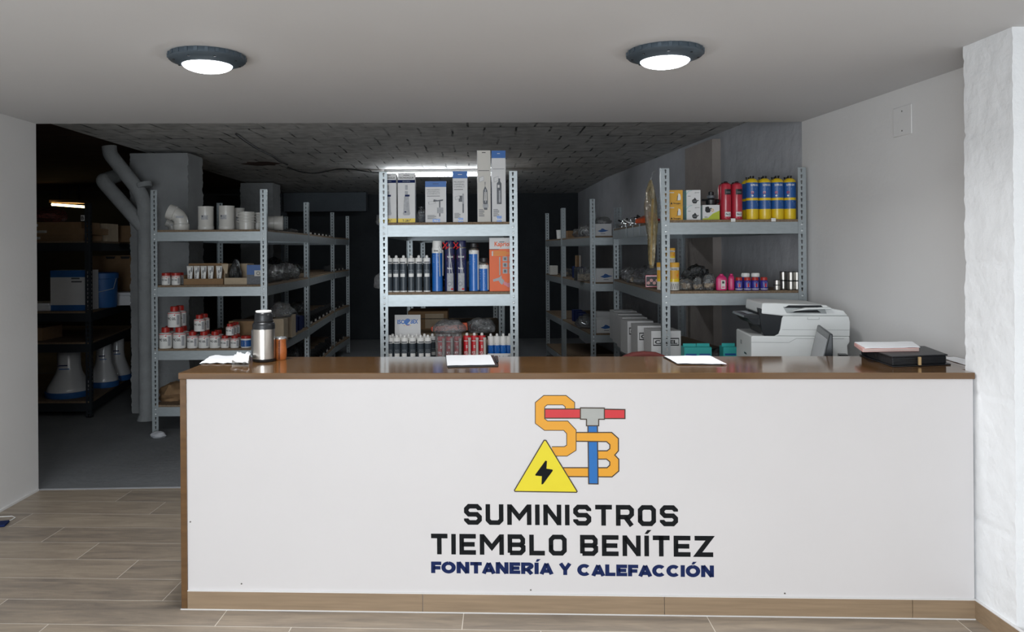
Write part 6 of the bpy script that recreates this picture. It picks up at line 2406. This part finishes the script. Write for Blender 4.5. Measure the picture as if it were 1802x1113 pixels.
sheet('paper_sheet', 'white sheet of paper on top of the pink folder', 'paper', [(Q0[0] + .012, Q0[1] + .0), (Q1[0] + .006, Q1[1] + .002), (Q2[0] - .01, Q2[1] - .01), (Q3[0], Q3[1] - .004)], zz + .0152, .003, M['paper'], .004, 7, crumple=.003)
sheet('paper_sheet', 'white papers on the counter between the portfolio and the pillar', 'paper', [(2.08, 3.2), (2.17, 3.2), (2.185, 3.5), (2.115, 3.5)], zt, .004, M['paper'], .0, 8, crumple=.004)
sheet('paper_sheet', 'thin leaflet tucked under the portfolio edge', 'paper', [(2.065, 3.22), (2.12, 3.215), (2.13, 3.33), (2.075, 3.36)], zt + .0055, .0015, M['boxcream'], .0, 11, crumple=.002) if False else None

# desk that carries the printer and the monitor behind the counter
o = thing('desk', 'low white desk behind the counter under the printer', 'desk', (1.9, 4.1, 0))
b = MB()
b.box(-.55, .2, -.4, .62, .705, .73, M['melamine'])
b.build('desk_top', o, smooth=False, bevel=.002)
for x_ in (-.52, .14):
    for y_ in (-.37, .56):
        b = MB()
        b.box(x_, x_ + .045, y_, y_ + .045, 0, .7048, M['galv'])
        b.build('leg', o, smooth=False)
DT = .7304

# multifunction printer, its front facing sideways, its flank towards the shop
Yc = 4.3
p = W(1322, 600, Yc)
pr = thing('printer', 'large white multifunction printer behind the counter with black output recess', 'printer', (p.x, Yc, DT), -.13)
k = Yc / F


def h_at(py, px=1400, Y=4.26):
    return W(px, py, Y).z - DT


D_ = .40
h_tray, h_body = h_at(593, 1330), h_at(557)
xs = .052 * 1.0 + .0
L_ = .52
prof = [(0, 0), (L_ - .012, 0), (L_ - .006, .1), (L_ - .012, h_tray - .05), (L_, h_tray - .03), (L_ + .002, h_body - .03), (L_ - .006, h_body), (.172, h_body), (.165, h_body - .01), (.155, h_tray + .035), (.146, h_tray + .012), (.125, h_tray), (.006, h_tray), (0, h_tray - .006)]
b = MB()
b.side([(0, 0), (L_ - .012, 0), (L_ - .006, .1), (L_ - .012, h_tray - .05), (L_, h_tray - .03), (L_, h_tray), (.006, h_tray), (0, h_tray - .006)], 0, D_, M['printerwhite'])
b.build('lower_body', pr, smooth=False, bevel=.006)
b = MB()
b.side([(.125, h_tray + .0005), (L_, h_tray + .0005), (L_ + .002, h_body - .03), (L_ - .006, h_body), (.172, h_body), (.165, h_body - .012), (.155, h_tray + .035), (.146, h_tray + .012)], 0, .05, M['printerwhite'])
b.side([(.125, h_tray + .0005), (L_, h_tray + .0005), (L_ + .002, h_body - .03), (L_ - .006, h_body), (.172, h_body), (.165, h_body - .012), (.155, h_tray + .035), (.146, h_tray + .012)], D_ - .05, D_, M['printerwhite'])
b.box(.2, L_, .05, D_ - .05, h_tray + .0005, h_body, M['printerwhite'])
b.build('upper_body', pr, smooth=False, bevel=.004)
b = MB()
b.side([(.075, h_tray + .001), (.125, h_tray + .001), (.146, h_tray + .012), (.155, h_tray + .035), (.165, h_body - .012), (.172, h_body), (.06, h_body + .04), (.055, h_tray + .05)], .05, D_ - .05, M['printerdark'])
b.side([(.02, h_tray + .06), (.07, h_tray + .055), (.075, h_tray + .095), (-.02, h_tray + .1)], .04, D_ - .04, M['printerdark'])
b.side([(.125, h_tray + .001), (.146, h_tray + .012), (.155, h_tray + .035), (.165, h_body - .012), (.17, h_body - .001), (.04, h_body + .045), (.05, h_tray + .1), (.06, h_tray + .02), (.07, h_tray + .001)], .004, .049, M['printerdark'])
b.build('output_recess', pr, smooth=False, bevel=.003)
b = MB()
b.side([(-.035, h_tray + .1), (.05, h_tray + .09), (.05, h_tray + .115), (-.03, h_tray + .112)], .03, D_ - .06, M['printerdark'])
b.side([(.0, h_tray + .1155), (.032, h_tray + .117), (.032, h_tray + .118), (.0, h_tray + .1165)], .1, .3, M['greytext'])
b.build('control_panel', pr, smooth=False, bevel=.003)
b = MB()
h_s = h_at(534)
b.side([(.165, h_body + .0005), (L_ - .006, h_body + .0005), (L_ - .03, h_body + .03), (L_ - .09, h_s - .03), (L_ - .12, h_s - .012), (.13, h_s), (.06, h_s), (.055, h_s - .06)], .0, D_, M['printerwhite'])
b.build('scanner_lid', pr, smooth=False, bevel=.008)
b = MB()
b.side([(.19, h_body + .016), (L_ - .12, h_body + .014), (L_ - .13, h_s - .03), (.17, h_s - .02)], -.0012, 0.0, M['printerline'])
b.side([(.22, h_body + .02), (L_ - .15, h_body + .02), (L_ - .17, h_body + .034), (.24, h_body + .03)], -.0024, -.0013, M['printerdark'])
b.side([(.175, h_s - .026), (.3, h_s - .028), (L_ - .14, h_s - .02), (L_ - .15, h_s - .012), (.2, h_s - .012)], -.002, -.0013, M['printerdark'])
b.build('feeder_slot', pr, smooth=False)
b = MB()
b.side([(.2, h_s - .045), (.3, h_s - .032), (L_ - .1, h_s - .03), (L_ - .11, h_s - .022), (.28, h_s - .024)], -.03, -.0025, M['printerwhite'])
b.build('feeder_tray', pr, smooth=False, bevel=.001)
b = MB()
f = flat_map(-.0002)
for pts in ([(.0, h_tray - .035), (.2, h_tray - .035), (.24, h_tray - .012), (L_ - .03, h_tray - .012)], [(.165, h_body - .075), (L_ - .002, h_body - .075)], [(.3, h_body - .006), (.3, h_body - .018), (.36, h_body - .018), (.36, h_body - .006)]):
    for q in stroke(pts, .0022):
        b.poly(q, f, 1, M['printerline'])
b.build('seam', pr, smooth=False)
b = MB()
fl = lambda u, v, kk: (-.0003 - .0004 * kk, D_ - u, v)
b.rect(.12, .16, h_tray - .075, h_tray - .05, fl, 1, M['printerline'])
b.rect(.22, .28, h_tray - .12, h_tray - .11, fl, 1, M['printerdark'])
b.rect(.08, .24, h_tray - .22, h_tray - .18, fl, 1, M['green'])
b.build('badge', pr, smooth=False)

# monitor seen edge-on
n0, f0 = W(1460, 588, 3.72), W(1438.5, 570, 4.16)
dv = Vector((f0.x - n0.x, f0.y - n0.y))
wd = dv.length
mo = thing('monitor', 'computer monitor with grey screen turned sideways in front of the printer', 'monitor', (n0.x - .05 * math.sin(math.atan2(dv.y, dv.x)), n0.y + .05 * math.cos(math.atan2(dv.y, dv.x)), DT), math.atan2(dv.y, dv.x))
hz_ = n0.z - DT
T = Matrix.Rotation(math.radians(-10), 4, 'X')
mb = MB()
H_ = .34
piv = Matrix.Translation((0, -.05, hz_)) @ Matrix.Rotation(math.radians(12), 4, 'X') @ Matrix.Translation((0, 0, -H_))
# local x along the screen, +y is the side the screen faces
mb.prism([(-H_ * .97, -.05 + .0715), (0, -.05), (0, -.064), (-H_ * .97, -.064)], 0, wd, M['printerdark'], Matrix(((0, 0, 1, 0), (0, 1, 0, 0), (1, 0, 0, hz_), (0, 0, 0, 1))))
mb.build('housing', mo, smooth=False, bevel=.004)
mb = MB()
mb.box(.03, wd - .03, .0005, .002, .03, H_ - .03, M['screen'], piv)
mb.build('screen', mo, smooth=False)
mb = MB()
mb.box(wd / 2 - .03, wd / 2 + .03, -.16, -.12, 0.006, .22, M['black'])
mb.box(wd / 2 - .12, wd / 2 + .12, -.22, 0.0, 0, .006, M['black'])
mb.build('stand', mo, smooth=False, bevel=.002)

# flat dark gadget with a looped lead on the tiles
p = onz(2, 926, 0)
o = thing('phone', 'flat dark phone like gadget with a looped white lead on the tiled floor', 'gadget', (p.x - .05, p.y, .0006), .25)
b = MB()
b.box(-.08, .075, -.04, .04, 0, .012, M['lognavy'])
b.build('body', o, smooth=False, bevel=.003)
b = MB()
b.tube([(.06, .041, .006), (.075, .06, .004), (.085, .1, .004), (.06, .13, .004), (.0, .135, .004), (-.08, .12, .004)], .0025, M['white'], 8)
b.build('lead', o)

# chair behind the counter, only the top of its back shows
o = thing('office_chair', 'dark red rounded chair back just showing behind the counter near the white cartons', 'chair', (PX(1134, 622, 4.15), 4.15, 0))
b = MB()
vs = []
pts = [(.21 * math.copysign(abs(math.cos(a)) ** .8, math.cos(a)), .70 + .24 * math.copysign(abs(math.sin(a)) ** .95, math.sin(a))) for a in [2 * math.pi * i / 28 for i in range(28)]]
b.side(pts, -.03, .03, M['darkred'])
b.build('backrest', o, bevel=.012)
b = MB()
b.prism([(.23 * math.copysign(abs(math.cos(a)) ** .6, math.cos(a)), -.27 + .23 * math.copysign(abs(math.sin(a)) ** .6, math.sin(a))) for a in [2 * math.pi * i / 28 for i in range(28)]], .42, .48, M['darkred'])
b.build('seat', o, bevel=.015)
b = MB()
b.tube([(0, -.27, .08), (0, -.27, .42)], .025, M['black'], 12)
b.tube([(0, -.12, .41), (0, .05, .41), (0, .055, .48), (0, .035, .62)], .014, M['black'], 10)
b.build('column', o)
b = MB()
for i in range(5):
    a = 2 * math.pi * i / 5
    b.tube([(0, -.27, .085), (.26 * math.cos(a), -.27 + .26 * math.sin(a), .06)], [.022, .014], M['black'], 8)
b.build('star_base', o)
for i in range(5):
    a = 2 * math.pi * i / 5
    b = MB()
    b.lathe([(0, -.012), (.025, -.012), (.027, -.006), (.027, .006), (.025, .012), (0, .012)], M['black'], 16, T=Matrix.Translation((.26 * math.cos(a), -.27 + .26 * math.sin(a), .027)) @ Matrix.Rotation(math.pi / 2, 4, 'X'))
    b.build('caster', o)
